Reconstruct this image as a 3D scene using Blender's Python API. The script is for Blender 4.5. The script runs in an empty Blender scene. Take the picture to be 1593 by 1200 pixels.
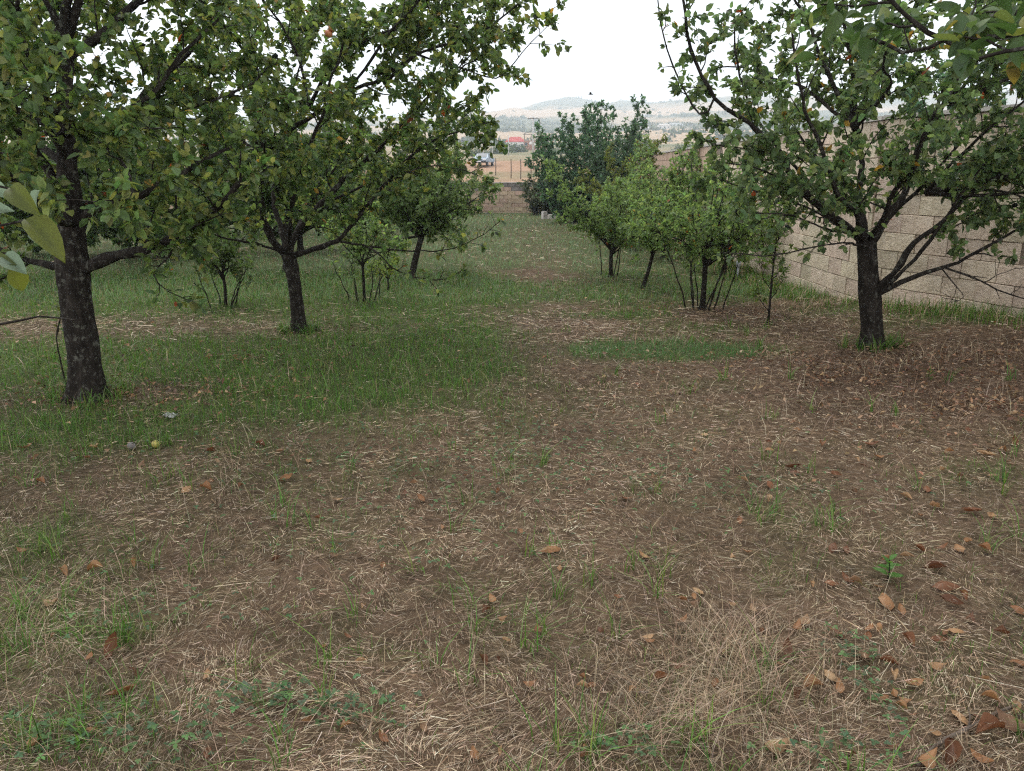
import bpy, math, numpy as np
from mathutils import Vector, Matrix, Euler
rng = np.random.default_rng(7)
R = math.radians
scene = bpy.context.scene
COL = scene.collection

# ------------------------------------------------------------------ camera
FPX, PITCH, EYE = 1203.0, R(15.25), 1.5
cam_d = bpy.data.cameras.new('camera'); cam = bpy.data.objects.new('camera', cam_d); COL.objects.link(cam)
cam_d.sensor_width = 36.0; cam_d.lens = FPX / 1593.0 * 36.0
cam_d.clip_start = 0.05; cam_d.clip_end = 8000
cam.location = (0, 0, EYE); cam.rotation_euler = (math.pi / 2 - PITCH, 0, 0)
scene.camera = cam

# ------------------------------------------------------------------ sky, sun, exposure
SUN_EL, SUN_AZ = R(58), R(-25)          # veiled sun, high, ahead and a little to the left
world = bpy.data.worlds.new('World'); scene.world = world; world.use_nodes = True
nt = world.node_tree; nt.nodes.clear()
def wn(t, **k):
    n = nt.nodes.new(t)
    for a, b in k.items(): setattr(n, a, b)
    return n
sky = wn('ShaderNodeTexSky', sky_type='NISHITA', sun_disc=False, sun_elevation=SUN_EL, sun_rotation=SUN_AZ, dust_density=4.0)
hs = wn('ShaderNodeHueSaturation'); hs.inputs['Saturation'].default_value = 0.35
tc = wn('ShaderNodeTexCoord'); cl = wn('ShaderNodeTexNoise'); cl.inputs['Scale'].default_value = 2.2; cl.inputs['Detail'].default_value = 5
rp = wn('ShaderNodeValToRGB'); rp.color_ramp.elements[0].position = .3; rp.color_ramp.elements[1].position = .7
rp.color_ramp.elements[0].color = (12.4, 12.8, 13.4, 1); rp.color_ramp.elements[1].color = (13.6, 13.6, 14.0, 1)
mx = wn('ShaderNodeMixRGB'); mx.inputs[0].default_value = 0.86
bg = wn('ShaderNodeBackground'); bg.inputs['Strength'].default_value = 0.1
wo = wn('ShaderNodeOutputWorld')
for a, b in ((sky.outputs[0], hs.inputs['Color']), (tc.outputs['Generated'], cl.inputs['Vector']), (cl.outputs[0], rp.inputs[0]),
             (hs.outputs[0], mx.inputs[1]), (rp.outputs[0], mx.inputs[2]), (mx.outputs[0], bg.inputs[0]), (bg.outputs[0], wo.inputs[0])):
    nt.links.new(a, b)
sun_d = bpy.data.lights.new('sun', 'SUN'); sun = bpy.data.objects.new('sun', sun_d); COL.objects.link(sun)
sun_d.energy = 1.2; sun_d.angle = R(18); sun_d.color = (1, .97, .92)
sd = Vector((math.sin(SUN_AZ) * math.cos(SUN_EL), math.cos(SUN_AZ) * math.cos(SUN_EL), math.sin(SUN_EL)))
sun.rotation_euler = sd.to_track_quat('Z', 'Y').to_euler()
vs = scene.view_settings
vs.view_transform = 'Standard'; vs.look = 'None'; vs.gamma = 1; vs.use_curve_mapping = False
vs.exposure = 0.5
scene.render.engine = 'CYCLES'
cy = scene.cycles
cy.max_bounces = 7; cy.diffuse_bounces = 3; cy.glossy_bounces = 2; cy.transmission_bounces = 4; cy.volume_bounces = 2; cy.transparent_max_bounces = 8
cy.use_adaptive_sampling = True; cy.adaptive_threshold = 0.01; cy.use_denoising = False; cy.filter_width = 1.25

# ------------------------------------------------------------------ pixel -> world
CP, SP = math.cos(PITCH), math.sin(PITCH)
def W(px, py, D):
    a = (px - 796.5) / FPX; q = (600.0 - py) / FPX
    y = CP + q * SP; z = -SP + q * CP
    return np.array((a * D / y, D, EYE + z * D / y))
def to_px(p):
    p = np.atleast_2d(p); dx = p[:, 0]; dy = p[:, 1]; dz = p[:, 2] - EYE
    f = dy * CP - dz * SP; u = dy * SP + dz * CP
    f = np.where(np.abs(f) < 1e-6, 1e-6, f)
    return 796.5 + FPX * dx / f, 600 - FPX * u / f, f

# ------------------------------------------------------------------ noise, ground height
def vnoise(x, y, seed=0):
    x = np.asarray(x, float); y = np.asarray(y, float)
    xi = np.floor(x).astype(np.int64); yi = np.floor(y).astype(np.int64); xf = x - xi; yf = y - yi
    def h(a, b):
        n = (a * 374761393 + b * 668265263 + seed * 144665) & 0x7fffffff
        n = ((n ^ (n >> 13)) * 1274126177) & 0x7fffffff
        return ((n ^ (n >> 16)) & 0xffff) / 65535.0
    u = xf * xf * (3 - 2 * xf); v = yf * yf * (3 - 2 * yf)
    return (h(xi, yi) * (1 - u) + h(xi + 1, yi) * u) * (1 - v) + (h(xi, yi + 1) * (1 - u) + h(xi + 1, yi + 1) * u) * v
def fbm(x, y, seed=0, o=4):
    s = 0; a = .5; t = 0
    for i in range(o):
        s = s + a * vnoise(np.asarray(x) * 2 ** i, np.asarray(y) * 2 ** i, seed + i * 17); t += a; a *= .5
    return s / t
def sstep(a, b, x):
    t = np.clip((np.asarray(x, float) - a) / (b - a), 0, 1); return t * t * (3 - 2 * t)
def gz(x, y):
    x = np.asarray(x, float); y = np.asarray(y, float)
    z = -0.011 * np.clip(y - 6, 0, 60)
    z = z + .22 * sstep(2.2, 4.8, x) * (1 - sstep(7.5, 11, y)) * sstep(3, 6, y)
    z = z + .05 * (fbm(x * .6, y * .6, 3, 3) - .5) + .03 * (fbm(x * 2.2, y * 2.2, 5, 2) - .5)
    return z
def G(px, py):
    D = 5.0
    for _ in range(40):
        p = W(px, py, D); zz = float(gz(p[0], p[1]))
        r = (W(px, py, 1.0)[2] - EYE)
        D = .5 * D + .5 * min(60, max(.3, (zz - EYE) / min(r, -1e-3)))
    p = W(px, py, D); p[2] = float(gz(p[0], p[1])); return p

# ------------------------------------------------------------------ object helpers
def put(name, me, mats=(), parent=None):
    o = bpy.data.objects.new(name, me); COL.objects.link(o)
    if me is not None:
        for m in (mats if isinstance(mats, (list, tuple)) else [mats]):
            if m and m.name not in [x.name for x in me.materials if x]: me.materials.append(m)
    if parent is not None: o.parent = parent
    return o
def tag(o, label=None, cat=None, group=None, kind=None):
    if label: o['label'] = label
    if cat: o['category'] = cat
    if group: o['group'] = group
    if kind: o['kind'] = kind
    return o
def empty(name, loc, label=None, cat=None, group=None, rz=0):
    o = put(name, None); o.location = loc; o.rotation_euler = (0, 0, rz); o.empty_display_size = .1
    return tag(o, label, cat, group)
def mesh_np(name, V, F, col=None, smooth=False, origin=None):
    V = np.asarray(V, np.float32); F = np.asarray(F, np.int32); k = F.shape[1]
    if origin is not None: V = V - np.asarray(origin, np.float32)
    me = bpy.data.meshes.new(name)
    me.vertices.add(len(V)); me.vertices.foreach_set('co', V.ravel())
    me.loops.add(F.size); me.loops.foreach_set('vertex_index', F.ravel())
    me.polygons.add(len(F)); me.polygons.foreach_set('loop_start', np.arange(len(F), dtype=np.int32) * k)
    me.polygons.foreach_set('use_smooth', np.full(len(F), bool(smooth)))
    me.update(calc_edges=True)
    if col is not None:
        c = np.ones((len(V), 4), np.float32); c[:, :3] = col
        a = me.color_attributes.new('col', 'FLOAT_COLOR', 'POINT'); a.data.foreach_set('color', c.ravel())
    return me
class MB:
    """collects quads/tris of one mesh"""
    def __init__(s): s.v = []; s.f = []; s.n = 0
    def add(s, V, F):
        V = np.asarray(V, float).reshape(-1, 3); s.v.append(V); s.f += [tuple(int(i) + s.n for i in f) for f in F]; s.n += len(V)
    def box(s, c, d, rz=0, taper=1.0):
        x, y, z = np.array(d) / 2
        V = np.array([(-x, -y, -z), (x, -y, -z), (x, y, -z), (-x, y, -z), (-x * taper, -y * taper, z), (x * taper, -y * taper, z), (x * taper, y * taper, z), (-x * taper, y * taper, z)])
        if rz: V = V @ np.array([(math.cos(rz), math.sin(rz), 0), (-math.sin(rz), math.cos(rz), 0), (0, 0, 1)])
        s.add(V + np.array(c), [(0, 3, 2, 1), (4, 5, 6, 7), (0, 1, 5, 4), (1, 2, 6, 5), (2, 3, 7, 6), (3, 0, 4, 7)])
    def tube(s, pts, rad, sides=6, caps=True):
        V, F = tube(np.asarray(pts, float), np.asarray(rad, float), sides)
        F = [tuple(f) for f in F]
        if caps: F += [tuple(range(sides))[::-1], tuple(range(len(V) - sides, len(V)))]
        s.add(V, F)
    def build(s, name, mat, parent=None, smooth=False, origin=(0, 0, 0)):
        me = bpy.data.meshes.new(name)
        V = np.concatenate(s.v) - np.asarray(origin)
        me.from_pydata(V.tolist(), [], s.f); me.update()
        if smooth: me.polygons.foreach_set('use_smooth', np.ones(len(me.polygons), bool))
        return put(name, me, mat, parent)
def nrm(v):
    return v / (np.linalg.norm(v, axis=-1, keepdims=True) + 1e-9)
def tube(p, r, sides):
    n = len(p)
    t = np.gradient(p, axis=0); t = nrm(t)
    m = nrm(t.mean(0)); ref = np.eye(3)[np.argmin(np.abs(m))]
    u = nrm(np.cross(t, ref)); v = np.cross(t, u)
    a = np.arange(sides) * 2 * math.pi / sides
    V = p[:, None, :] + r[:, None, None] * (u[:, None, :] * np.cos(a)[None, :, None] + v[:, None, :] * np.sin(a)[None, :, None])
    i = np.arange(n - 1)[:, None] * sides; j = np.arange(sides)[None, :]; k = (j + 1) % sides
    F = np.stack([i + j, i + k, i + sides + k, i + sides + j], -1).reshape(-1, 4)
    return V.reshape(-1, 3), F
class TB:
    """collects tubes as quads"""
    def __init__(s): s.v = []; s.f = []; s.n = 0
    def add(s, p, r, sides):
        V, F = tube(p, r, sides); s.v.append(V); s.f.append(F + s.n); s.n += len(V)
    def build(s, name, mat, parent, origin):
        if not s.v: return None
        return put(name, mesh_np(name, np.concatenate(s.v), np.concatenate(s.f), smooth=True, origin=origin), mat, parent)

# ------------------------------------------------------------------ materials
def mat(name, base=(.5, .5, .5), rough=.9, spec=.2):
    m = bpy.data.materials.new(name); m.use_nodes = True
    b = m.node_tree.nodes['Principled BSDF']; b.inputs['Base Color'].default_value = (*base, 1)
    b.inputs['Roughness'].default_value = rough; b.inputs['Specular IOR Level'].default_value = spec
    return m, m.node_tree, b
def N(t, typ, **k):
    n = t.nodes.new(typ)
    for a, b in k.items():
        if a in n.inputs: n.inputs[a].default_value = b
        else: setattr(n, a, b)
    return n
def ramp(t, stops):
    r = t.nodes.new('ShaderNodeValToRGB'); e = r.color_ramp.elements
    while len(e) < len(stops): e.new(.5)
    for i, (p, c) in enumerate(stops): e[i].position = p; e[i].color = (*c, 1)
    return r
def noise_mat(name, stops, scale=6, detail=6, rough=.9, bump=.0, bscale=None, coord='Object', rand=0.0, spec=.2, stretch=None, stain=0):
    m, t, b = mat(name, rough=rough, spec=spec)
    tc = N(t, 'ShaderNodeTexCoord'); src = tc.outputs[coord]
    if stretch:
        mp = N(t, 'ShaderNodeMapping'); mp.inputs['Scale'].default_value = stretch; t.links.new(src, mp.inputs[0]); src = mp.outputs[0]
    n = N(t, 'ShaderNodeTexNoise', Scale=scale, Detail=detail, Roughness=.65); t.links.new(src, n.inputs['Vector'])
    r = ramp(t, stops); t.links.new(n.outputs[0], r.inputs[0]); out = r.outputs[0]
    if rand:
        oi = N(t, 'ShaderNodeObjectInfo'); mr = N(t, 'ShaderNodeMapRange'); mr.inputs[3].default_value = 1 - rand; mr.inputs[4].default_value = 1 + rand
        t.links.new(oi.outputs['Random'], mr.inputs[0])
        h = N(t, 'ShaderNodeHueSaturation'); t.links.new(mr.outputs[0], h.inputs['Value']); t.links.new(out, h.inputs['Color'])
        ms = N(t, 'ShaderNodeMapRange'); ms.inputs[3].default_value = .48; ms.inputs[4].default_value = .515
        wn_ = N(t, 'ShaderNodeTexWhiteNoise', noise_dimensions='1D'); t.links.new(oi.outputs['Random'], wn_.inputs['W']); t.links.new(wn_.outputs[0], ms.inputs[0]); t.links.new(ms.outputs[0], h.inputs['Hue'])
        out = h.outputs[0]
    if stain:
        ge = N(t, 'ShaderNodeNewGeometry'); n3 = N(t, 'ShaderNodeTexNoise', Scale=stain, Detail=7, Roughness=.7); t.links.new(ge.outputs['Position'], n3.inputs['Vector'])
        m3 = N(t, 'ShaderNodeMapRange'); m3.inputs[1].default_value = .35; m3.inputs[2].default_value = .65; m3.inputs[3].default_value = .76; m3.inputs[4].default_value = 1.1; t.links.new(n3.outputs[0], m3.inputs[0])
        h3 = N(t, 'ShaderNodeHueSaturation'); t.links.new(m3.outputs[0], h3.inputs['Value']); t.links.new(out, h3.inputs['Color']); out = h3.outputs[0]
    t.links.new(out, b.inputs['Base Color'])
    if bump:
        n2 = N(t, 'ShaderNodeTexNoise', Scale=bscale or scale * 4, Detail=6); t.links.new(src, n2.inputs['Vector'])
        bp = N(t, 'ShaderNodeBump', Strength=bump, Distance=.02); t.links.new(n2.outputs[0], bp.inputs['Height']); t.links.new(bp.outputs[0], b.inputs['Normal'])
    return m
def leaf_mat(name, trans=.45, attr=True, stops=None, under=1.25, gloss=.35, fine=60):
    """blade/leaf: diffuse + translucent + weak gloss; colour from the mesh's own leaf colours or from a per-object pick"""
    m = bpy.data.materials.new(name); m.use_nodes = True; t = m.node_tree; t.nodes.clear()
    if attr:
        c = N(t, 'ShaderNodeAttribute', attribute_name='col').outputs['Color']
    else:
        oi = N(t, 'ShaderNodeObjectInfo'); r = ramp(t, stops); r.color_ramp.interpolation = 'LINEAR'
        t.links.new(oi.outputs['Random'], r.inputs[0]); c = r.outputs[0]
    tc = N(t, 'ShaderNodeTexCoord'); ns = N(t, 'ShaderNodeTexNoise', Scale=fine, Detail=3); t.links.new(tc.outputs['Object'], ns.inputs['Vector'])
    mr = N(t, 'ShaderNodeMapRange'); mr.inputs[1].default_value = .3; mr.inputs[2].default_value = .7; mr.inputs[3].default_value = .75; mr.inputs[4].default_value = 1.2
    t.links.new(ns.outputs[0], mr.inputs[0])
    h = N(t, 'ShaderNodeHueSaturation'); t.links.new(mr.outputs[0], h.inputs['Value']); t.links.new(c, h.inputs['Color']); c = h.outputs[0]
    if not attr:
        sp_n = N(t, 'ShaderNodeTexNoise', Scale=9, Detail=4, Roughness=.7); t.links.new(tc.outputs['Object'], sp_n.inputs['Vector'])
        sp_r = ramp(t, [(.60, (0, 0, 0)), (.70, (1, 1, 1))]); t.links.new(sp_n.outputs[0], sp_r.inputs[0])
        sp_f = N(t, 'ShaderNodeMath', operation='MULTIPLY'); sp_f.inputs[1].default_value = .55; t.links.new(sp_r.outputs[0], sp_f.inputs[0])
        sp_m = N(t, 'ShaderNodeMixRGB'); sp_m.inputs[2].default_value = (.07, .045, .02, 1); t.links.new(sp_f.outputs[0], sp_m.inputs[0]); t.links.new(c, sp_m.inputs[1]); c = sp_m.outputs[0]
    d = N(t, 'ShaderNodeBsdfPrincipled'); d.inputs['Roughness'].default_value = .55; d.inputs['Specular IOR Level'].default_value = gloss
    t.links.new(c, d.inputs['Base Color'])
    tr = N(t, 'ShaderNodeBsdfTranslucent'); h2 = N(t, 'ShaderNodeHueSaturation', Value=1.8, Saturation=1.1, Hue=.49); t.links.new(c, h2.inputs['Color']); t.links.new(h2.outputs[0], tr.inputs[0])
    mix = N(t, 'ShaderNodeMixShader'); mix.inputs[0].default_value = trans
    t.links.new(d.outputs[0], mix.inputs[1]); t.links.new(tr.outputs[0], mix.inputs[2])
    o = N(t, 'ShaderNodeOutputMaterial'); t.links.new(mix.outputs[0], o.inputs['Surface'])
    return m
M = {}
M['leaf'] = leaf_mat('leaf_green')
M['blade'] = leaf_mat('grass_blade', trans=.25, gloss=.2)
M['straw'] = leaf_mat('straw', trans=.12, gloss=.15)
M['litter'] = leaf_mat('dead_leaf', trans=.1, gloss=.2)
M['fallen'] = leaf_mat('fallen_leaf', trans=.1, attr=False, gloss=.25, fine=40,
    stops=[(0, (.10, .042, .02)), (.22, (.17, .07, .03)), (.45, (.24, .115, .048)), (.7, (.30, .165, .075)), (.88, (.36, .23, .12)), (1, (.14, .075, .04))])
M['near_leaf'] = leaf_mat('near_leaf_green', trans=.35, attr=False, gloss=.4, fine=45,
    stops=[(0, (.035, .07, .018)), (.4, (.055, .10, .03)), (.75, (.08, .125, .04)), (.93, (.13, .15, .035)), (1, (.25, .16, .03))])
# bark: dark, cracked along the stem, pale lichen specks
m, t, b = mat('bark', rough=.95, spec=.1)
tc = N(t, 'ShaderNodeTexCoord'); mp = N(t, 'ShaderNodeMapping'); mp.inputs['Scale'].default_value = (1, 1, .35); t.links.new(tc.outputs['Object'], mp.inputs[0])
n1 = N(t, 'ShaderNodeTexNoise', Scale=28, Detail=8, Roughness=.7); t.links.new(mp.outputs[0], n1.inputs['Vector'])
r1 = ramp(t, [(.3, (.009, .0075, .0065)), (.52, (.024, .02, .0165)), (.75, (.06, .05, .042))]); t.links.new(n1.outputs[0], r1.inputs[0])
n2 = N(t, 'ShaderNodeTexNoise', Scale=22, Detail=5, Roughness=.7); t.links.new(tc.outputs['Object'], n2.inputs['Vector'])
r2 = ramp(t, [(.56, (0, 0, 0)), (.66, (1, 1, 1))]); t.links.new(n2.outputs[0], r2.inputs[0])
mxx = N(t, 'ShaderNodeMixRGB'); mxx.inputs[2].default_value = (.17, .17, .14, 1); t.links.new(r1.outputs[0], mxx.inputs[1])
ml = N(t, 'ShaderNodeMath', operation='MULTIPLY'); ml.inputs[1].default_value = .55; t.links.new(r2.outputs[0], ml.inputs[0]); t.links.new(ml.outputs[0], mxx.inputs[0])
t.links.new(mxx.outputs[0], b.inputs['Base Color'])
v1 = N(t, 'ShaderNodeTexVoronoi', Scale=45); t.links.new(mp.outputs[0], v1.inputs['Vector'])
ad = N(t, 'ShaderNodeMath', operation='ADD'); t.links.new(n1.outputs[0], ad.inputs[0]); t.links.new(v1.outputs['Distance'], ad.inputs[1])
bp = N(t, 'ShaderNodeBump', Strength=.8, Distance=.012); t.links.new(ad.outputs[0], bp.inputs['Height']); t.links.new(bp.outputs[0], b.inputs['Normal'])
M['bark'] = m
# soil: colour from the sheet's own zones, broken up by noise
m, t, b = mat('soil', rough=.97, spec=.08)
at = N(t, 'ShaderNodeAttribute', attribute_name='col'); tc = N(t, 'ShaderNodeTexCoord')
n1 = N(t, 'ShaderNodeTexNoise', Scale=14, Detail=9, Roughness=.75); t.links.new(tc.outputs['Object'], n1.inputs['Vector'])
mr = N(t, 'ShaderNodeMapRange'); mr.inputs[1].default_value = .3; mr.inputs[2].default_value = .72; mr.inputs[3].default_value = .4; mr.inputs[4].default_value = 1.7
t.links.new(n1.outputs[0], mr.inputs[0])
h = N(t, 'ShaderNodeHueSaturation'); t.links.new(mr.outputs[0], h.inputs['Value']); t.links.new(at.outputs['Color'], h.inputs['Color']); t.links.new(h.outputs[0], b.inputs['Base Color'])
n2 = N(t, 'ShaderNodeTexNoise', Scale=70, Detail=6); t.links.new(tc.outputs['Object'], n2.inputs['Vector'])
bp = N(t, 'ShaderNodeBump', Strength=.7, Distance=.03); t.links.new(n2.outputs[0], bp.inputs['Height']); t.links.new(bp.outputs[0], b.inputs['Normal'])
M['soil'] = m
# hillside
m, t, b = mat('hill_grass', rough=1, spec=.05)
at = N(t, 'ShaderNodeAttribute', attribute_name='col'); tc = N(t, 'ShaderNodeTexCoord')
n1 = N(t, 'ShaderNodeTexNoise', Scale=.35, Detail=10, Roughness=.75); t.links.new(tc.outputs['Object'], n1.inputs['Vector'])
mr = N(t, 'ShaderNodeMapRange'); mr.inputs[1].default_value = .3; mr.inputs[2].default_value = .7; mr.inputs[3].default_value = .65; mr.inputs[4].default_value = 1.3
t.links.new(n1.outputs[0], mr.inputs[0])
h = N(t, 'ShaderNodeHueSaturation'); t.links.new(mr.outputs[0], h.inputs['Value']); t.links.new(at.outputs['Color'], h.inputs['Color']); t.links.new(h.outputs[0], b.inputs['Base Color'])
M['hill'] = m
M['stone'] = noise_mat('limestone', [(.25, (.44, .345, .25)), (.5, (.58, .475, .355)), (.75, (.66, .56, .44))], scale=9, detail=10, bump=.7, bscale=45, rand=.14, coord='Object', stain=1.6)
M['stone_far'] = noise_mat('weathered_limestone', [(.25, (.28, .20, .14)), (.5, (.43, .32, .225)), (.75, (.52, .40, .29))], scale=1.3, detail=9, bump=.4, bscale=30, rand=.12, stain=.9)
M['grey_stone'] = noise_mat('grey_weathered_stone', [(.3, (.10, .09, .085)), (.7, (.24, .21, .19))], scale=4, rand=.15)
M['mortar'] = noise_mat('mortar', [(.3, (.13, .10, .075)), (.7, (.30, .24, .18))], scale=7, bump=.4)
M['coping'] = noise_mat('cement_coping', [(.3, (.34, .31, .28)), (.7, (.55, .51, .46))], scale=5, bump=.3)
M['post'] = noise_mat('weathered_post', [(.3, (.06, .045, .035)), (.7, (.15, .12, .095))], scale=8)
M['concrete'] = noise_mat('pale_concrete', [(.3, (.38, .37, .36)), (.7, (.55, .54, .52))], scale=3)
M['metal'] = noise_mat('galvanised_metal', [(.3, (.25, .26, .27)), (.7, (.40, .41, .42))], scale=9, rough=.5, spec=.5)
M['blue_roof'] = noise_mat('blue_grey_sheet', [(.3, (.13, .16, .21)), (.7, (.20, .24, .30))], scale=2, rough=.6)
M['car'] = noise_mat('silver_blue_paint', [(.3, (.20, .26, .31)), (.7, (.26, .32, .37))], scale=2, rough=.45, spec=.3)
M['glass'] = noise_mat('dark_glass', [(.3, (.03, .04, .05)), (.7, (.06, .075, .09))], scale=2, rough=.35, spec=.2)
M['rubber'] = noise_mat('black_rubber', [(.3, (.012, .012, .012)), (.7, (.03, .03, .03))], scale=4)
M['lamp'] = noise_mat('headlight_glass', [(.3, (.6, .62, .64)), (.7, (.75, .76, .78))], scale=3, rough=.15, spec=.6)
M['red_roof'] = noise_mat('red_roof', [(.3, (.33, .065, .06)), (.7, (.45, .10, .09))], scale=.6)
M['white_wall'] = noise_mat('whitewash', [(.3, (.62, .61, .58)), (.7, (.78, .77, .75))], scale=.5)
M['brick'] = noise_mat('raw_brick', [(.3, (.24, .11, .075)), (.7, (.36, .19, .13))], scale=2)
M['apple'] = noise_mat('red_apple', [(.3, (.32, .07, .035)), (.65, (.42, .19, .07))], scale=14, rough=.4, spec=.4)
M['yapple'] = noise_mat('yellow_apple', [(.36, (.20, .13, .05)), (.46, (.40, .34, .08)), (.7, (.50, .44, .14))], scale=30, rough=.4, spec=.4)
M['scrap'] = noise_mat('pale_scrap', [(.3, (.30, .30, .29)), (.7, (.52, .52, .50))], scale=30)
M['greyfruit'] = noise_mat('grey_fruit', [(.3, (.10, .09, .085)), (.7, (.22, .20, .19))], scale=40)

# ------------------------------------------------------------------ zones of the garden floor (world metres)
def blob_field(x, y, blobs):
    s = np.zeros_like(x)
    for px, py, rx, ry, w in blobs:
        c = G(px, py); s += w * np.exp(-(((x - c[0]) / rx) ** 2 + ((y - c[1]) / ry) ** 2))
    return s
GREEN = [(500, 545, 1.7, .8, 1.0), (330, 600, 1.3, .55, .75), (640, 570, 1.0, .6, .8), (720, 525, 1.2, .8, .7), (40, 560, 1.6, .9, .8),
         (560, 620, .9, .45, .55), (60, 690, .9, .5, .6), (1000, 545, .8, .42, 1.5), (1120, 548, .6, .32, 1.1), (1130, 590, .6, .3, .55), (1290, 620, .5, .25, .25),
         (480, 470, 3.0, 1.2, .6), (120, 490, 2.5, .7, .5), (900, 492, 1.2, .4, .4), (200, 440, 4, 2, .9), (600, 500, 1.4, .6, .5), (800, 460, 1.5, 1.2, .5), (420, 560, 2.2, 1.1, .5), (300, 650, 1.4, .5, .4), (0, 620, 1.5, .9, .5), (960, 490, .8, .4, .7), (1080, 512, 1.0, .3, .5), (1200, 455, .7, .8, .9), (1330, 478, .7, .5, .7), (1480, 492, .9, .45, .75),
         (30, 850, .5, .4, .55), (20, 1000, .35, .3, .7), (60, 1150, .3, .2, .5), (480, 740, .5, .3, .25), (1180, 800, .3, .2, .25), (1560, 740, .4, .3, .35), (190, 990, .12, .08, .5)]
BROWN = [(835, 548, .38, .5, .9), (868, 530, .5, .6, .4), (875, 500, .5, .8, .3), (855, 462, .5, 1.2, .3), (838, 425, .6, 1.6, .35), (845, 392, .7, 2.5, .28), (828, 365, .8, 4, .25), (830, 428, .8, 1.0, .8), (850, 465, .6, 1.6, .35), (845, 360, 1.0, 6, .2), (880, 500, .6, 1.0, .3), (830, 560, .8, .7, .35), (1100, 490, .7, .4, .7), (950, 440, .9, .7, .5),
         (1360, 570, 1.5, .75, 1.0), (1560, 560, 1.2, .8, .9), (200, 612, .9, .38, 1.5), (1240, 515, .7, .35, .5), (820, 1080, .25, .12, .5), (850, 405, .6, 1.2, .35), (600, 475, .5, .25, .4)]
def green_at(x, y):
    far = .85 * sstep(8.0, 12.0, y)
    g = .06 + far + blob_field(x, y, GREEN) - .8 * blob_field(x, y, BROWN) + .55 * (fbm(x * 1.3, y * 1.3, 21) - .5) * sstep(2, 7, y) + .75 * (fbm(x * 5, y * 5, 31) - .5)
    return np.clip(g, 0, 1)
LEAFY = [(1380, 570, 1.6, .8, 1.0), (1540, 620, 1.0, .8, .8), (210, 610, 1.0, .4, .9), (1090, 487, .7, .5, .7), (1480, 940, .6, .5, .16), (1250, 1060, .3, .2, .08), (330, 560, 1.2, .4, .4), (950, 435, .5, .5, .4)]
def leafy_at(x, y): return np.clip(.05 + blob_field(x, y, LEAFY), 0, 1)

# ------------------------------------------------------------------ ground sheet
ys = np.concatenate([np.linspace(-6, .9, 12), 1.0 * (46.0 ** (np.linspace(0, 1, 230)))]); ss = np.linspace(-1, 1, 221)
hw = .85 * np.maximum(ys, .5) + 3.5
GY, GS = np.meshgrid(ys, ss, indexing='ij'); GX = GS * hw[:, None]
V = np.stack([GX, GY, gz(GX, GY)], -1).reshape(-1, 3)
n, k = GX.shape; I = (np.arange(n - 1)[:, None] * k + np.arange(k - 1)[None]).ravel()
F = np.stack([I, I + 1, I + k + 1, I + k], -1)
g = green_at(V[:, 0], V[:, 1])[:, None]; lf = leafy_at(V[:, 0], V[:, 1])[:, None]; nz = fbm(V[:, 0] * 3, V[:, 1] * 3, 77)[:, None]
soil = np.array((.095, .064, .04)) * (.75 + .5 * nz); red = np.array((.11, .07, .048)); grn = np.array((.045, .07, .022))
col = soil * (1 - lf * .6) + red * lf * .6; col = col * (1 - g * .75) + grn * g * .75
ground = put('ground', mesh_np('ground', V, F, col, smooth=True), M['soil']); tag(ground, 'garden floor of dry thatch, soil and patchy green grass', kind='structure')

# ------------------------------------------------------------------ hillside beyond the garden
def ratio(py):
    q = (600.0 - py) / FPX; return (-SP + q * CP) / (CP + q * SP)
RD = np.array([43, 55, 70, 85, 100, 130, 180, 300, 500, 700, 1000, 1300, 1600, 1800, 1950.])
XS = np.array([-900, 600, 700, 760, 800, 830, 865, 890, 930, 980, 1030, 1090, 1300, 2600.])
def ring_px(D, x):
    left = np.array([322, 297, 284, 270, 255, 249, 243, 233, 219, 208, 195, 189, 187, 186, 205.])
    mid = np.array([322, 297, 284, 268, 250, 246, 242, 230, 216, 205, 187, 174, 170, 166, 190.])
    rgt = np.array([322, 300, 286, 272, 258, 246, 236, 224, 210, 200, 182, 168, 158, 152, 175.])
    skyl = np.interp(x, XS, [186, 186, 188, 182, 172, 164, 158, 160, 166, 163, 159, 154, 146, 146])
    wm = sstep(640, 800, x); wr = sstep(860, 1060, x)
    def at(tab): return np.interp(np.log(D), np.log(RD), tab)
    b = (at(left) * (1 - wm) + at(mid) * wm) * (1 - wr) + at(rgt) * wr
    w = np.clip((D - 1300) / 350, 0, 1)
    w = w * w * (3 - 2 * w)
    return b * (1 - w) + np.where(D > 1810, skyl + 12, skyl) * w
Ds = 43 * (1950 / 43) ** np.linspace(0, 1, 150); us = np.linspace(-1.25, 1.25, 240)
DD, UU = np.meshgrid(Ds, us, indexing='ij'); PX = 796.5 + UU * 1160
HX = UU * DD; PY = ring_px(DD, PX)
HZ = EYE + ratio(PY) * DD + (fbm(HX / 60, DD / 60, 41, 5) - .5) * DD * .018 * sstep(60, 400, DD) + (fbm(HX / 6, DD / 6, 43) - .5) * .5 * sstep(50, 90, DD)
HZ[0] = -1.6
def hz_at(x, y):
    u = np.asarray(x, float) / y; px = 796.5 + u * 1160; y = np.asarray(y, float)
    return EYE + ratio(ring_px(y, px)) * y + (fbm(x / 60, y / 60, 41, 5) - .5) * y * .018 * sstep(60, 400, y) + (fbm(x / 6, y / 6, 43) - .5) * .5 * sstep(50, 90, y)
V = np.stack([HX, DD, HZ], -1).reshape(-1, 3); n, k = HX.shape; I = (np.arange(n - 1)[:, None] * k + np.arange(k - 1)[None]).ravel()
F = np.stack([I, I + 1, I + k + 1, I + k], -1)
X_, Y_ = V[:, 0], V[:, 1]
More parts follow.
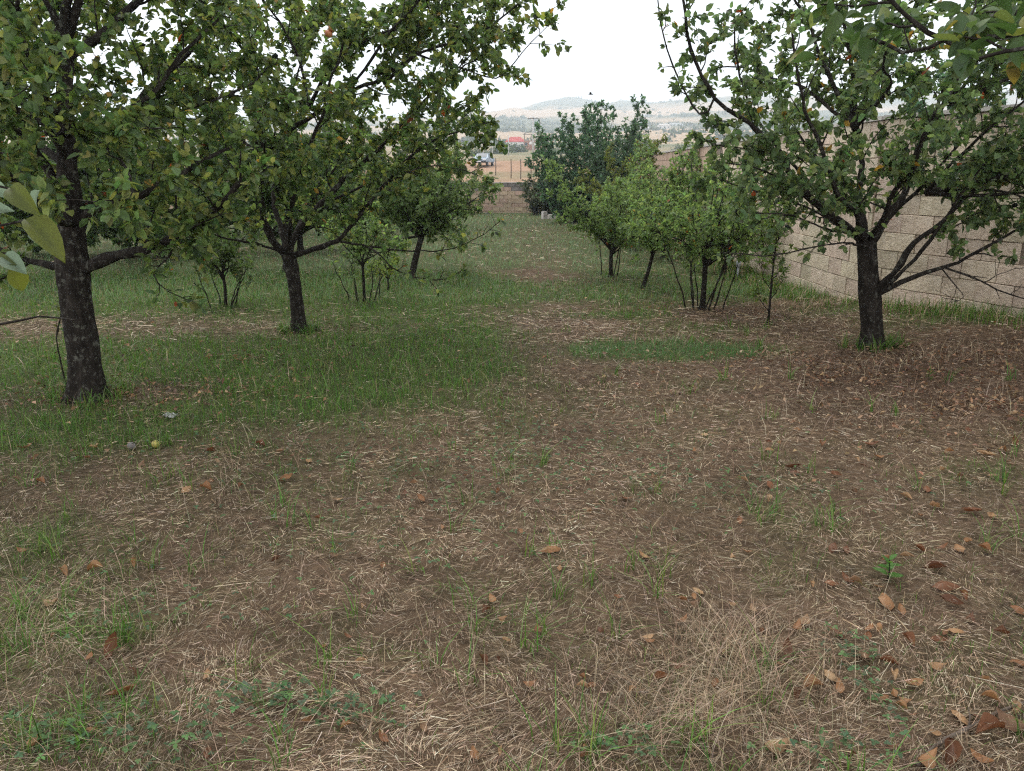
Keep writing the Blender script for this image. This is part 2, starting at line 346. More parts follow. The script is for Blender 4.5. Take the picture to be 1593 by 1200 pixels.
tan = np.array((.38, .275, .18)); brown = np.array((.30, .185, .12)); ggrn = np.array((.13, .14, .075)); blue = np.array((.085, .105, .06))
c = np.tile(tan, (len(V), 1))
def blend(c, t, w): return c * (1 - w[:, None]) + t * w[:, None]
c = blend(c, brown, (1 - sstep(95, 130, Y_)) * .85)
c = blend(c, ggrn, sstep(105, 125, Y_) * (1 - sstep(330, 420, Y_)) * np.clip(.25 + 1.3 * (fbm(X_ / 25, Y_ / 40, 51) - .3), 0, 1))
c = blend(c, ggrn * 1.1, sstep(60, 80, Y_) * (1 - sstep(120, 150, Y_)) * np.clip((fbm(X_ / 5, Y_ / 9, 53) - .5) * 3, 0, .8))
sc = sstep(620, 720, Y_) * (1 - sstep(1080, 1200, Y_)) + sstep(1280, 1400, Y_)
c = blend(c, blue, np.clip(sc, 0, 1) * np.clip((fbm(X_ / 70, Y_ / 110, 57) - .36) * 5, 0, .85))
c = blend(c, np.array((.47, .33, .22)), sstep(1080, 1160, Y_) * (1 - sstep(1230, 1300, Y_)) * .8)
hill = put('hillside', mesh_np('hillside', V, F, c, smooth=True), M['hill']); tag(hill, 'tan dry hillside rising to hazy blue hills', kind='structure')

# ------------------------------------------------------------------ leaves as geometry
def leaves_mesh(name, pos, ax, nm, L, Wd, col, curl, fold=.25, detail=True):
    n = len(pos); ax = nrm(ax); sd_ = nrm(np.cross(nm, ax)); nm = np.cross(ax, sd_)
    L = L[:, None]; Wd = Wd[:, None]; curl = curl[:, None]
    def pt(t, s, w):   # along, side, halfwidth share
        return pos + ax * L * t + sd_ * (s * w * Wd / 2) + nm * (-curl * L * t * t + fold * abs(s) * w * Wd / 2)
    if detail:
        P = [pt(0, 0, 0), pt(.33, -1, 1), pt(.36, 0, 0), pt(.33, 1, 1), pt(.72, -1, .8), pt(.72, 0, 0), pt(.72, 1, .8), pt(1, 0, 0)]
        T = [(0, 2, 1), (0, 3, 2), (1, 2, 5), (1, 5, 4), (2, 3, 6), (2, 6, 5), (4, 5, 7), (5, 6, 7)]
    else:
        P = [pt(0, 0, 0), pt(.45, -1, 1), pt(1, 0, 0), pt(.45, 1, 1)]; T = [(0, 3, 2), (0, 2, 1)]
    k = len(P); V = np.stack(P, 1).reshape(-1, 3)
    F = (np.arange(n)[:, None, None] * k + np.array(T)[None]).reshape(-1, 3)
    return mesh_np(name, V, F, np.repeat(col, k, axis=0))
def leaf_cols(n, base, jit, rg, yellow=.02):
    base = np.asarray(base); c = base[rg.integers(0, len(base), n)] * (1 + rg.normal(0, jit, (n, 1))) * (1 + rg.normal(0, .06, (n, 3)))
    y = rg.random(n) < yellow * .55; c[y] = np.array((.28, .18, .04)) * (.7 + .6 * rg.random((y.sum(), 1)))
    rr = rg.random(n) < yellow * .2; c[rr] = np.array((.26, .08, .03)) * (.7 + .6 * rg.random((rr.sum(), 1)))
    return np.clip(c, .008, .6)
APPLE = [(.078, .125, .036), (.095, .145, .042), (.058, .10, .034), (.125, .168, .05), (.165, .19, .05)]
YOUNG = [(.13, .195, .06), (.16, .225, .068), (.11, .17, .06)]
DARKB = [(.052, .105, .055), (.068, .125, .06), (.082, .14, .06)]

def smooth_line(pts, step, rg, wob=.0):
    P = np.asarray(pts, float)
    if len(P) == 2: P = np.stack([P[0], P[0] * .5 + P[1] * .5, P[1]])
    Q = np.vstack([2 * P[0] - P[1], P, 2 * P[-1] - P[-2]]); out = []
    for i in range(1, len(Q) - 2):
        n = max(2, int(np.linalg.norm(Q[i + 1] - Q[i]) / step)); t = np.linspace(0, 1, n, endpoint=False)[:, None]
        a, b, c, d = Q[i - 1], Q[i], Q[i + 1], Q[i + 2]
        out.append(.5 * (2 * b + (c - a) * t + (2 * a - 5 * b + 4 * c - d) * t ** 2 + (3 * b - a - 3 * c + d) * t ** 3))
    out.append(P[-1:]); o = np.concatenate(out)
    if wob and len(o) > 3:
        w = rg.normal(0, wob, o.shape); w[0] = 0; w = (w + np.roll(w, 1, 0) + np.roll(w, 2, 0)) / 2; w[0] = w[1] = 0; o = o + w
    return o
def walk(p, d, L, n, wob, up, rg):
    x, y, z = d; m = math.sqrt(x * x + y * y + z * z) + 1e-9; x /= m; y /= m; z /= m
    r = rg.normal(0, wob, (n, 3)).tolist(); px_, py_, pz_ = p; out = [(px_, py_, pz_)]; st = L / n
    for i in range(n):
        x += r[i][0]; y += r[i][1]; z += r[i][2] + up; m = math.sqrt(x * x + y * y + z * z) + 1e-9; x /= m; y /= m; z /= m
        px_ += x * st; py_ += y * st; pz_ += z * st; out.append((px_, py_, pz_))
    return np.array(out)
def perp_dir(ax, phi, ang):
    x, y, z = float(ax[0]), float(ax[1]), float(ax[2])
    if abs(z) < .8: ux, uy, uz = y, -x, 0.0
    else: ux, uy, uz = 0.0, z, -y
    m = math.sqrt(ux * ux + uy * uy + uz * uz) + 1e-9; ux /= m; uy /= m; uz /= m
    vx, vy, vz = y * uz - z * uy, z * ux - x * uz, x * uy - y * ux
    c, s_ = math.cos(ang), math.sin(ang); a, b = math.cos(phi) * s_, math.sin(phi) * s_
    return np.array((x * c + ux * a + vx * b, y * c + uy * a + vy * b, z * c + uz * a + vz * b))

def tree(name, label, cat, trunk, limbs, seed, group=None, env=None, sub_len=.7, sub_sp=.13, tw_sp=.10, tw_len=.22, leafL=.075, leafW=.6, cols=APPLE, yellow=.02,
         t0=.25, up=.06, leaves_per=6, detail=True, sides=8, bare=0.0, sub_ang=(.6, 1.15), trunk_sides=26, near_parts=0, spur=True, jit=.22, mult=1, spread=.024, lscale=1.0):
    """trunk: [(point, radius)...]; limbs: [(points, r0, r1, opts)...]"""
    rg = np.random.default_rng(seed)
    base = np.asarray(trunk[0][0], float); root = empty(name, base, label, cat, group)
    # trunk with flare and knobbly bark
    tp = np.array([p for p, r in trunk]); tr = np.array([r for p, r in trunk])
    ln = smooth_line(tp, .03, rg); s = np.linspace(0, 1, len(ln)); rad = np.interp(s, np.linspace(0, 1, len(tr)), tr)
    d0 = np.linalg.norm(ln - ln[0], axis=1); rad = rad * (1 + .45 * np.exp(-d0 / (rad[0] * .9)))
    ln = ln.copy(); ln = np.vstack([ln[0] - (0, 0, .06), ln]); rad = np.r_[rad[0] * 1.08, rad]
    V, F = tube(ln, rad, trunk_sides)
    c = np.repeat(ln, trunk_sides, axis=0); dr = V - c; ang = np.tile(np.arange(trunk_sides), len(ln))
    th_ = ang * 2 * math.pi / trunk_sides; nn = fbm(3 * np.cos(th_) + seed, 3 * np.sin(th_) + np.repeat(np.arange(len(ln)), trunk_sides) * .16, seed, 4) - .5
    lobes = .16 * np.sin(ang * 2 * math.pi / trunk_sides * 4 + seed) * np.repeat(np.exp(-np.r_[0, d0] / .15), trunk_sides)
    V = c + dr * (1 + .38 * nn + lobes)[:, None]
    put('trunk', mesh_np('trunk', V, F, smooth=True, origin=base), M['bark'], root)
    LP, LA, LN, LS = [], [], [], []; cur = [1]
    def ok(p):
        if env is None: return True
        return any((((p - e[0]) / e[1]) ** 2).sum() < 1 for e in env)
    def leaf(p, d):
        LP.append(p); LA.append(d); LS.append(cur[0]); LN.append((rg.normal(0, .55), rg.normal(0, .55), .8))
    def rosette(p, d, n):
        ph = rg.random() * 6.28
        for i in range(n):
            dd = perp_dir(d, ph + i * 2.4, rg.uniform(.7, 1.4)); dd = dd + np.array((0, 0, -.15 + rg.normal(0, .25))); leaf(p + rg.normal(0, .01, 3), dd)
    for pts, r0, r1, *op in limbs:
        op = op[0] if op else {}
        cur[0] = 0 if op.get('sparse') else 1
        tb = TB(); ln = smooth_line(pts, .09, rg, wob=.012 if r0 > .012 else .006); n = len(ln); s = np.linspace(0, 1, n)
        r0 = r0 * lscale; rad = (r0 + (r1 - r0) * s ** .7) * (1 + .10 * rg.normal(0, 1, n)); tb.add(ln, rad, sides if r0 > .025 else 5)
        seg = np.linalg.norm(np.diff(ln, axis=0), axis=1); Lc = np.r_[0, np.cumsum(seg)]; Lt = Lc[-1]
        b = op.get('bare', bare); sl = op.get('sub_len', sub_len); lt0 = op.get('t0', t0); lsp = op.get('sub_sp', sub_sp)
        d = lt0 * Lt + rg.random() * lsp; phi = rg.random() * 6.28
        def twig(p, ax, L, r):
            tw = walk(p, ax, L, 3, .28, up * .8, rg)
            if not ok(tw[-1]): return
            tb.add(tw, np.linspace(r, r * .5, 4), 3)
            if rg.random() < b: return
            for q in range(leaves_per):
                f = (q + .6) / leaves_per * 3; i = min(2, int(f)); pp = tw[i] + (tw[i + 1] - tw[i]) * (f - i); a = nrm(tw[i + 1] - tw[i])
                leaf(pp, perp_dir(a, q * 2.4 + phi, rg.uniform(.6, 1.2)) + np.array((0, 0, -.12)))
            leaf(tw[-1], tw[-1] - tw[-2])
        while d < Lt:
            i = min(n - 2, np.searchsorted(Lc, d) - 1); f = (d - Lc[i]) / max(seg[i], 1e-6); p = ln[i] + (ln[i + 1] - ln[i]) * f; ax = nrm(ln[i + 1] - ln[i])
            phi += 2.4 + rg.normal(0, .4); tt = d / Lt
            L = sl * rg.uniform(.35, 1.15) * (1 - .35 * tt)
            dr = perp_dir(ax, phi, rg.uniform(*sub_ang)); dr = dr + np.array((0, 0, op.get('up', .18)))
            sb = walk(p, dr, L, 6, .16, up, rg)
            rr = min(.35 * np.interp(tt, s, rad) + .002, .004 + L * .010)
            if ok(sb[3]):
                m = 7 if ok(sb[-1]) else 5
                tb.add(sb[:m], np.linspace(rr, .0022, 7)[:m], 4)
                st = L / 6; a = tw_sp * rg.random() + .04; ph2 = rg.random() * 6
                while a < st * (m - 1):
                    j = min(m - 2, int(a / st)); pp = sb[j] + (sb[j + 1] - sb[j]) * (a / st - j); ax2 = nrm(sb[j + 1] - sb[j]); ph2 += 2.4
                    if spur and rg.random() < .45:
                        if rg.random() > b: rosette(pp + perp_dir(ax2, ph2, 1.2) * .025, perp_dir(ax2, ph2, 1.0), rg.integers(4, 7))
                    else:
                        twig(pp, perp_dir(ax2, ph2, rg.uniform(.6, 1.1)) + np.array((0, 0, .1)), tw_len * rg.uniform(.5, 1.3), .0028)
                    a += tw_sp * rg.uniform(.6, 1.4)
                if m == 7 and rg.random() > b: rosette(sb[-1], nrm(sb[-1] - sb[-2]), 4)
            d += lsp * rg.uniform(.6, 1.4)
        # leaves at the limb's own tip
        if rg.random() > b: rosette(ln[-1], nrm(ln[-1] - ln[-2]), 5)
        tb.build('limb', M['bark'], root, base)
    LP = np.array(LP); LA = np.array(LA); LN = np.array(LN); n = len(LP)
    if n and mult > 1:
        src = np.nonzero(np.array(LS))[0]; k = int(len(src) * (mult - 1)); ii = src[rg.integers(0, len(src), k)]
        LP = np.vstack([LP, LP[ii] + rg.normal(0, spread, (k, 3))]); LA = np.vstack([LA, nrm(LA[ii]) + rg.normal(0, .8, (k, 3)) + np.array((0, 0, -.2))]); LN = np.vstack([LN, LN[ii] + rg.normal(0, .3, (k, 3))]); n = len(LP)
    if n:
        Ls = leafL * rg.uniform(.6, 1.2, n); Ws = Ls * leafW * rg.uniform(.85, 1.15, n); cc = leaf_cols(n, cols, jit, rg, yellow); cu = rg.uniform(.02, .35, n)
        if near_parts:
            px, py, f = to_px(LP); vis = (px > -30) & (px < 1620) & (py > -30) & (f > .2); order = np.argsort(np.where(vis, f, 1e9))[:near_parts]; order = order[vis[order]]
            keep = np.ones(n, bool); keep[order] = False
            for i in order:
                A = nrm(LA[i]); S = nrm(np.cross(LN[i], A)); Nn = np.cross(A, S)
                o = put('leaf', LEAFV[int(rg.integers(0, len(LEAFV)))], (), root); sc_ = Ls[i]
                mw = Matrix(((A[0] * sc_, S[0] * sc_, Nn[0] * sc_, LP[i][0] - base[0]), (A[1] * sc_, S[1] * sc_, Nn[1] * sc_, LP[i][1] - base[1]), (A[2] * sc_, S[2] * sc_, Nn[2] * sc_, LP[i][2] - base[2]), (0, 0, 0, 1)))
                o.matrix_local = mw
            LP, LA, LN, Ls, Ws, cc, cu = LP[keep], LA[keep], LN[keep], Ls[keep], Ws[keep], cc[keep], cu[keep]
        me = leaves_mesh('crown', LP - base, LA, LN, Ls, Ws, cc, cu, detail=detail)
        tag(put('crown', me, M['leaf'], root), kind='stuff')
    STATS.append((name, n)); return root
STATS = []
def leaf_variant(k, width, curl, twist, fold=.30):
    """one broad leaf, unit length along x: 6 stations, midrib fold, wavy rim"""
    t = np.array([0, .12, .3, .52, .75, .92, 1.0]); w = np.array([0, .55, .95, 1.0, .72, .30, 0]) * width / 2; V, F = [], []
    rg = np.random.default_rng(900 + k)
    for a, b in zip(t, w):
        for s in (-1, -.5, 0, .5, 1):
            V.append((a, s * b, -curl * a * a + fold * abs(s) * b + .02 * math.sin(9 * a + 3 * s + k) * abs(s) + twist * s * b * a))
    for i in range(6):
        for j in range(4):
            q = i * 5 + j; F.append((q, q + 1, q + 6, q + 5))
    return mesh_np('leaf', V, F, smooth=True)
LEAFV = [leaf_variant(i, w, c, tw) for i, (w, c, tw) in enumerate([(.56, .12, .1), (.62, .3, -.2), (.5, .02, .3), (.58, .45, 0)])]
for me in LEAFV: me.materials.append(M['near_leaf'])

def auto_limbs(o, n, length, r0, rg, elev=(.3, 1.2), az=(0, 6.28), z0=0.0, jitter=.3, droop=-.02):
    out = []
    for i in range(n):
        a = az[0] + (az[1] - az[0]) * ((i + rg.uniform(-.3, .3)) / n); e = rg.uniform(*elev); L = length * rg.uniform(.75, 1.15)
        d = np.array((math.cos(a) * math.cos(e), math.sin(a) * math.cos(e), math.sin(e)))
        out.append((walk(np.asarray(o) + np.array((0, 0, z0 * rg.random())), d, L, 5, .14, droop, rg), r0 * rg.uniform(.7, 1.1), .006))
    return out
def E(c, r): return (np.asarray(c, float), np.asarray(r, float))

# ------------------------------------------------------------------ limestone garden wall (right), two straight runs
def block_mesh(k, L, H, T=.2):
    rg = np.random.default_rng(300 + k); x, y, z = L / 2, T / 2, H / 2; c = .004
    V = [(-x, y, -z), (x, y, -z), (x, y, z), (-x, y, z), (-x, -y + c, -z), (x, -y + c, -z), (x, -y + c, z), (-x, -y + c, z),
         (-x + c, -y, -z + c), (x - c, -y, -z + c), (x - c, -y, z - c), (-x + c, -y, z - c)]
    V = np.array(V) + rg.normal(0, .0018, (12, 3))
    return mesh_np('block', V, [(4, 5, 9, 8), (5, 6, 10, 9), (6, 7, 11, 10), (7, 4, 8, 11), (8, 9, 10, 11), (0, 1, 5, 4), (1, 2, 6, 5), (2, 3, 7, 6), (3, 0, 4, 7), (1, 0, 3, 2)])
BH, BL, TH = .198, .39, .2
BLK = [block_mesh(i, BL - .007, BH - .007) for i in range(5)]
for me in BLK: me.materials.append(M['stone'])
def wall_run(A, B, z0, ncourse, jit, rg):
    """returns block transforms (center, yaw, variant, scale) of a run seen from its -normal side"""
    A = np.array(A, float); B = np.array(B, float); L = np.linalg.norm(B - A); d = (B - A) / L; yaw = math.atan2(d[1], d[0]); nrm2 = np.array((-d[1], d[0])); out = []
    for c in range(ncourse):
        s = -(c % 2) * BL / 2
        while s < L - .05:
            w = BL; s1 = max(s, 0); s2 = min(s + w, L)
            if s2 - s1 > .05:
                m = A + d * (s1 + s2) / 2 + nrm2 * rg.normal(0, jit); out.append((np.array((m[0], m[1], z0 + (c + .5) * BH)), yaw, int(rg.integers(0, 5)), (s2 - s1) / BL))
            s += w
    return out, yaw, L, d, nrm2
wall = empty('stone_wall', (4.15, 8.9, -.5), 'tall tan limestone block wall running along the garden behind the forked apple tree', 'wall')
WL = np.array((4.15, 8.9, -.5)); rg = np.random.default_rng(5)
allb = []
runs = [((4.42, 40.0), (4.15, 8.9), -.5, 13), ((4.15, 8.9), (5.75, 4.9), -.3, 12)]
for k, (A, B, z0, nc) in enumerate(runs):
    bl, yaw, L, d, n2 = wall_run(A, B, z0, nc, .004, rg); allb += bl
    mb = MB(); c = (np.array(A) + np.array(B)) / 2
    mb.box((c[0], c[1], z0 + nc * BH / 2), (L - .01, TH - .02, nc * BH - .01), yaw); mb.build('mortar_core', M['mortar'], wall, origin=WL)
    mb = MB(); mb.box((c[0], c[1], z0 + nc * BH + .0225 + k * .002), (L + .02, TH + .05, .04), yaw); mb.build('coping', M['coping'], wall, origin=WL)
P_ = np.array([b[0] for b in allb]); px, py, f = to_px(P_); vis = (px > 900) & (px < 1700) & (P_[:, 2] > gz(P_[:, 0], P_[:, 1]) - .12)
order = np.argsort(np.where(vis, f, 1e6)); near = set(order[:295].tolist()); rest = MB(); BV = []
for i, (p, yaw, v, s) in enumerate(allb):
    if i in near:
        o = put('block', BLK[v], (), wall); o.location = p - WL; o.rotation_euler = (rg.normal(0, .004), rg.normal(0, .006), yaw); o.scale = (s, 1, 1)
    elif P_[i, 2] > -.55:
        rest.box(p + np.array((0, 0, 0)), ((BL - .012) * s, TH + rg.normal(0, .004), BH - .012), yaw)
tag(rest.build('distant_blocks', M['stone_far'], wall, origin=WL), kind='stuff')

# far wall, low, closing the garden
fw = empty('low_wall', (-3, 40.2, -.5), 'low weathered block wall closing the far end of the garden', 'wall'); FW = np.array((-3, 40.2, -.5))
ext = MB(); bx, _y, _l, _d, _n = wall_run((-30, 41.4), (-9.0, 40.6), -.48, 8, .012, rg)
for p, yaw_, v, s in bx: ext.box(p, ((BL - .012) * s, TH, BH - .012), yaw_)
tag(ext.build('distant_blocks', M['stone_far'], fw, origin=FW), kind='stuff')
A, B = (-9.0, 40.6), (4.3, 40.15); bl, yaw, L, d, n2 = wall_run(A, B, -.48, 8, .012, rg); cnt = 0
BLF = [block_mesh(20 + i, BL - .012, BH - .014) for i in range(3)]; BLG = [block_mesh(30 + i, BL - .012, BH - .014) for i in range(2)]
for me in BLF: me.materials.append(M['stone_far'])
for me in BLG: me.materials.append(M['grey_stone'])
for p, yaw_, v, s in bl:
    top = p[2] > .86 or (p[2] > .65 and rg.random() < .45)
    o = put('block', BLG[v % 2] if top else BLF[v % 3], (), fw); o.location = p - FW; o.rotation_euler = (rg.normal(0, .01), rg.normal(0, .01), yaw); o.scale = (s, 1, 1)
mb = MB(); mb.box(((A[0] + B[0]) / 2, (A[1] + B[1]) / 2, -.48 + 4 * BH), (L, TH - .05, 8 * BH - .01), yaw); mb.build('mortar_core', M['mortar'], fw, origin=FW)
mb = MB(); mb.box(((A[0] + B[0]) / 2, (A[1] + B[1]) / 2, -.48 + 8 * BH + .02), (L, TH + .06, .035), yaw); mb.build('coping', M['coping'], fw, origin=FW)

# shed roof showing over the wall at the right
shed = empty('shed', (8.6, 9.6, -.1), 'blue grey sheet-clad shed peeping over the wall at upper right', 'shed'); so = np.array((8.6, 9.6, -.1))
mb = MB(); mb.box((8.6, 9.6, 1.2), (3.4, 3.0, 2.6)); mb.build('wall', M['blue_roof'], shed, origin=so)
mb = MB(); mb.add([(6.7, 7.9, 2.52), (10.5, 7.9, 2.52), (10.5, 11.3, 2.9), (6.7, 11.3, 2.9), (6.7, 7.9, 2.58), (10.5, 7.9, 2.58), (10.5, 11.3, 2.96), (6.7, 11.3, 2.96)],
                  [(0, 3, 2, 1), (4, 5, 6, 7), (0, 1, 5, 4), (1, 2, 6, 5), (2, 3, 7, 6), (3, 0, 4, 7)]); mb.build('roof', M['blue_roof'], shed, origin=so)

# ------------------------------------------------------------------ the three big apple trees
def T(pts, D0, dz=None):
    return [W(x, y, D0 + d) for x, y, d in pts]
# T1: thick dark trunk at the left
b1 = G(135, 622); D1 = b1[1]; r_ = np.random.default_rng(11)
tr1 = [(b1, .105)] + [(W(x, y, D1 + d), r) for x, y, d, r in ((128, 540, .02, .098), (118, 470, .03, .094), (113, 405, .04, .10), (110, 340, .05, .08), (104, 250, .08, .058), (100, 150, .1, .048), (104, 95, .1, .04))]
l1 = [(T([(125, 420, .04), (170, 402, -.05), (220, 388, -.15), (275, 368, -.25), (330, 330, -.4), (390, 270, -.5)], D1), .062, .012, {'t0': .35}),
      (T([(108, 412, .04), (80, 412, .1), (45, 402, .2), (0, 385, .3), (-80, 340, .4)], D1), .04, .012, {'t0': .3}),
      (T([(113, 345, .05), (150, 330, .0), (190, 320, -.1), (240, 290, -.1), (310, 260, .2), (380, 215, .5)], D1), .045, .01, {'t0': .3}),
      (T([(106, 250, .08), (130, 225, .1), (165, 197, .3), (229, 144, .6), (280, 96, .8), (330, 30, 1.0)], D1), .04, .01),
      (T([(102, 115, .1), (107, 88, .1), (147, 64, .05), (187, 24, 0), (230, -10, -.1), (330, -110, -.2)], D1), .055, .014),
      (T([(102, 140, .1), (95, 100, .15), (85, 59, .2), (107, 5, .3), (130, -90, .5), (120, -220, .6)], D1), .05, .012),
      (T([(105, 330, .05), (60, 240, .0), (24, 168, -.1), (0, 115, -.2), (-40, 20, -.3), (-60, -120, -.4)], D1), .05, .012),
      (T([(104, 250, .08), (80, 200, -.2), (67, 141, -.4), (40, 60, -.7), (20, -60, -.9)], D1), .035, .01),
      (T([(104, 260, .08), (60, 225, .4), (10, 190, .9), (-60, 150, 1.3)], D1), .035, .01),
      (T([(112, 360, .05), (150, 330, .5), (210, 300, 1.0), (280, 250, 1.5)], D1), .035, .01),
      (T([(120, 350, .04), (60, 330, -.5), (10, 270, -.9), (-40, 200, -1.2)], D1), .035, .01),
      (T([(275, 368, -.25), (265, 400, -.2), (240, 425, -.2), (262, 455, -.2), (308, 474, -.2)], D1), .009, .003, {'sub_len': .12, 'sub_sp': .05, 't0': .1, 'sparse': 1})]
l1 += auto_limbs(W(104, 60, D1 + .1), 5, 1.7, .04, r_, elev=(.3, 1.3))
l1 += auto_limbs(W(106, 210, D1 + .05), 5, 1.35, .03, r_, elev=(.0, .8), az=(3.5, 6.1))
l1 += auto_limbs(W(106, 240, D1 + .08), 4, 1.7, .035, r_, elev=(.15, .7), az=(.4, 2.6))
tree('apple_tree', 'thick dark-trunked apple tree at the left edge with a low spreading limb', 'tree', tr1, l1, 11, 'old apple trees',
     sub_len=.65, sub_sp=.13, tw_sp=.11, leafL=.066, yellow=.012, mult=4.0, jit=.3, lscale=.8, up=.03, env=[E((b1[0] - .1, b1[1] + .2, 2.6), (2.3, 2.3, 2.2)), E((b1[0] + .2, b1[1], 1.55), (1.9, 1.6, .75)), E(W(265, 430, D1 - .2), (.3, .3, .3))])
# T2: slim trunk, crown reaching over the path
b2 = G(466, 516); D2 = b2[1]; r_ = np.random.default_rng(12)
tr2 = [(b2, .066)] + [(W(x, y, D2 + d), r) for x, y, d, r in ((461, 470, 0, .063), (454, 420, 0, .062), (448, 397, 0, .064))]
l2 = [(T([(449, 402, 0), (424, 374, -.1), (410, 339, -.2), (405, 290, -.3), (420, 230, -.4), (475, 184, -.5), (538, 149, -.6), (595, 120, -.7), (649, 85, -.7), (728, 57, -.7), (807, 6, -.6)], D2), .052, .006, {'t0': .25}),
      (T([(448, 397, 0), (436, 349, .2), (427, 320, .3), (415, 240, .5), (400, 150, .7), (380, 40, .8)], D2), .042, .01),
      (T([(450, 398, 0), (461, 355, .1), (490, 333, .1), (520, 300, .2), (580, 240, .3), (640, 180, .4), (700, 120, .4), (760, 80, .5)], D2), .05, .006),
      (T([(451, 400, 0), (499, 383, -.2), (524, 374, -.25), (556, 339, -.3), (602, 285, -.4), (640, 240, -.4), (700, 210, -.4), (770, 190, -.3)], D2), .042, .005),
      (T([(524, 375, -.25), (575, 386, -.4), (606, 415, -.5), (644, 430, -.5), (694, 432, -.5), (719, 418, -.5)], D2), .018, .003, {'sub_len': .18, 't0': .35, 'sub_sp': .08, 'sparse': 1}),
      (T([(575, 384, -.3), (669, 390, -.2), (725, 380, -.1), (779, 342, 0)], D2), .014, .003, {'sub_len': .2, 't0': .4, 'sub_sp': .08, 'sparse': 1}),
      (T([(448, 395, 0), (400, 380, -.4), (350, 370, -.7), (300, 350, -1.0)], D2), .025, .006),
      (T([(448, 397, 0), (455, 330, -.5), (470, 250, -.9), (500, 170, -1.2), (540, 60, -1.4)], D2), .04, .008),
      (T([(448, 397, 0), (470, 340, .6), (520, 260, 1.1), (560, 170, 1.4)], D2), .035, .008),
      (T([(510, 316, .15), (600, 270, .7), (680, 215, 1.0), (740, 170, 1.1)], D2), .022, .005),
      (T([(538, 149, -.6), (600, 60, -.8), (660, -10, -.9), (720, -80, -.9)], D2), .022, .006),
      (T([(649, 85, -.7), (720, 110, -.6), (770, 120, -.6), (815, 80, -.5), (850, 40, -.5)], D2), .014, .003, {'sub_len': .35}),
      (T([(700, 120, .4), (760, 60, .3), (810, 40, .2), (875, 8, .2)], D2), .012, .003, {'sub_len': .3}),
      (T([(602, 285, -.4), (660, 260, -.6), (720, 265, -.7), (760, 280, -.7)], D2), .012, .003, {'sub_len': .3})]
l2 += auto_limbs(W(415, 250, D2 + .4), 4, 1.7, .035, r_, elev=(.4, 1.3), az=(.8, 5.4))
l2 += auto_limbs(W(480, 170, D2 - .3), 4, 1.6, .03, r_, elev=(.5, 1.3), az=(0, 6.2))
l2 += auto_limbs(W(600, 130, D2 - .2), 4, 1.1, .022, r_, elev=(.4, 1.2), az=(-1.2, 2.4))
tree('apple_tree', 'slender-trunked apple tree forking low beside the path, its crown reaching right', 'tree', tr2, l2, 12, 'old apple trees',
     sub_len=.58, sub_sp=.115, tw_sp=.105, leafL=.064, yellow=.012, mult=4.3, jit=.3, lscale=.75, up=.03,
     env=[E((b2[0] + .25, b2[1], 2.7), (1.95, 2.1, 2.0)), E((b2[0] + .35, b2[1], 1.5), (1.75, 1.6, .62)), E(W(650, 420, D2 - .5), (.75, .5, .22)), E(W(790, 60, D2 - .5), (.55, .6, .5)), E(W(720, 180, D2), (.5, .7, .45)), E(W(740, 365, D2), (.4, .4, .25))])
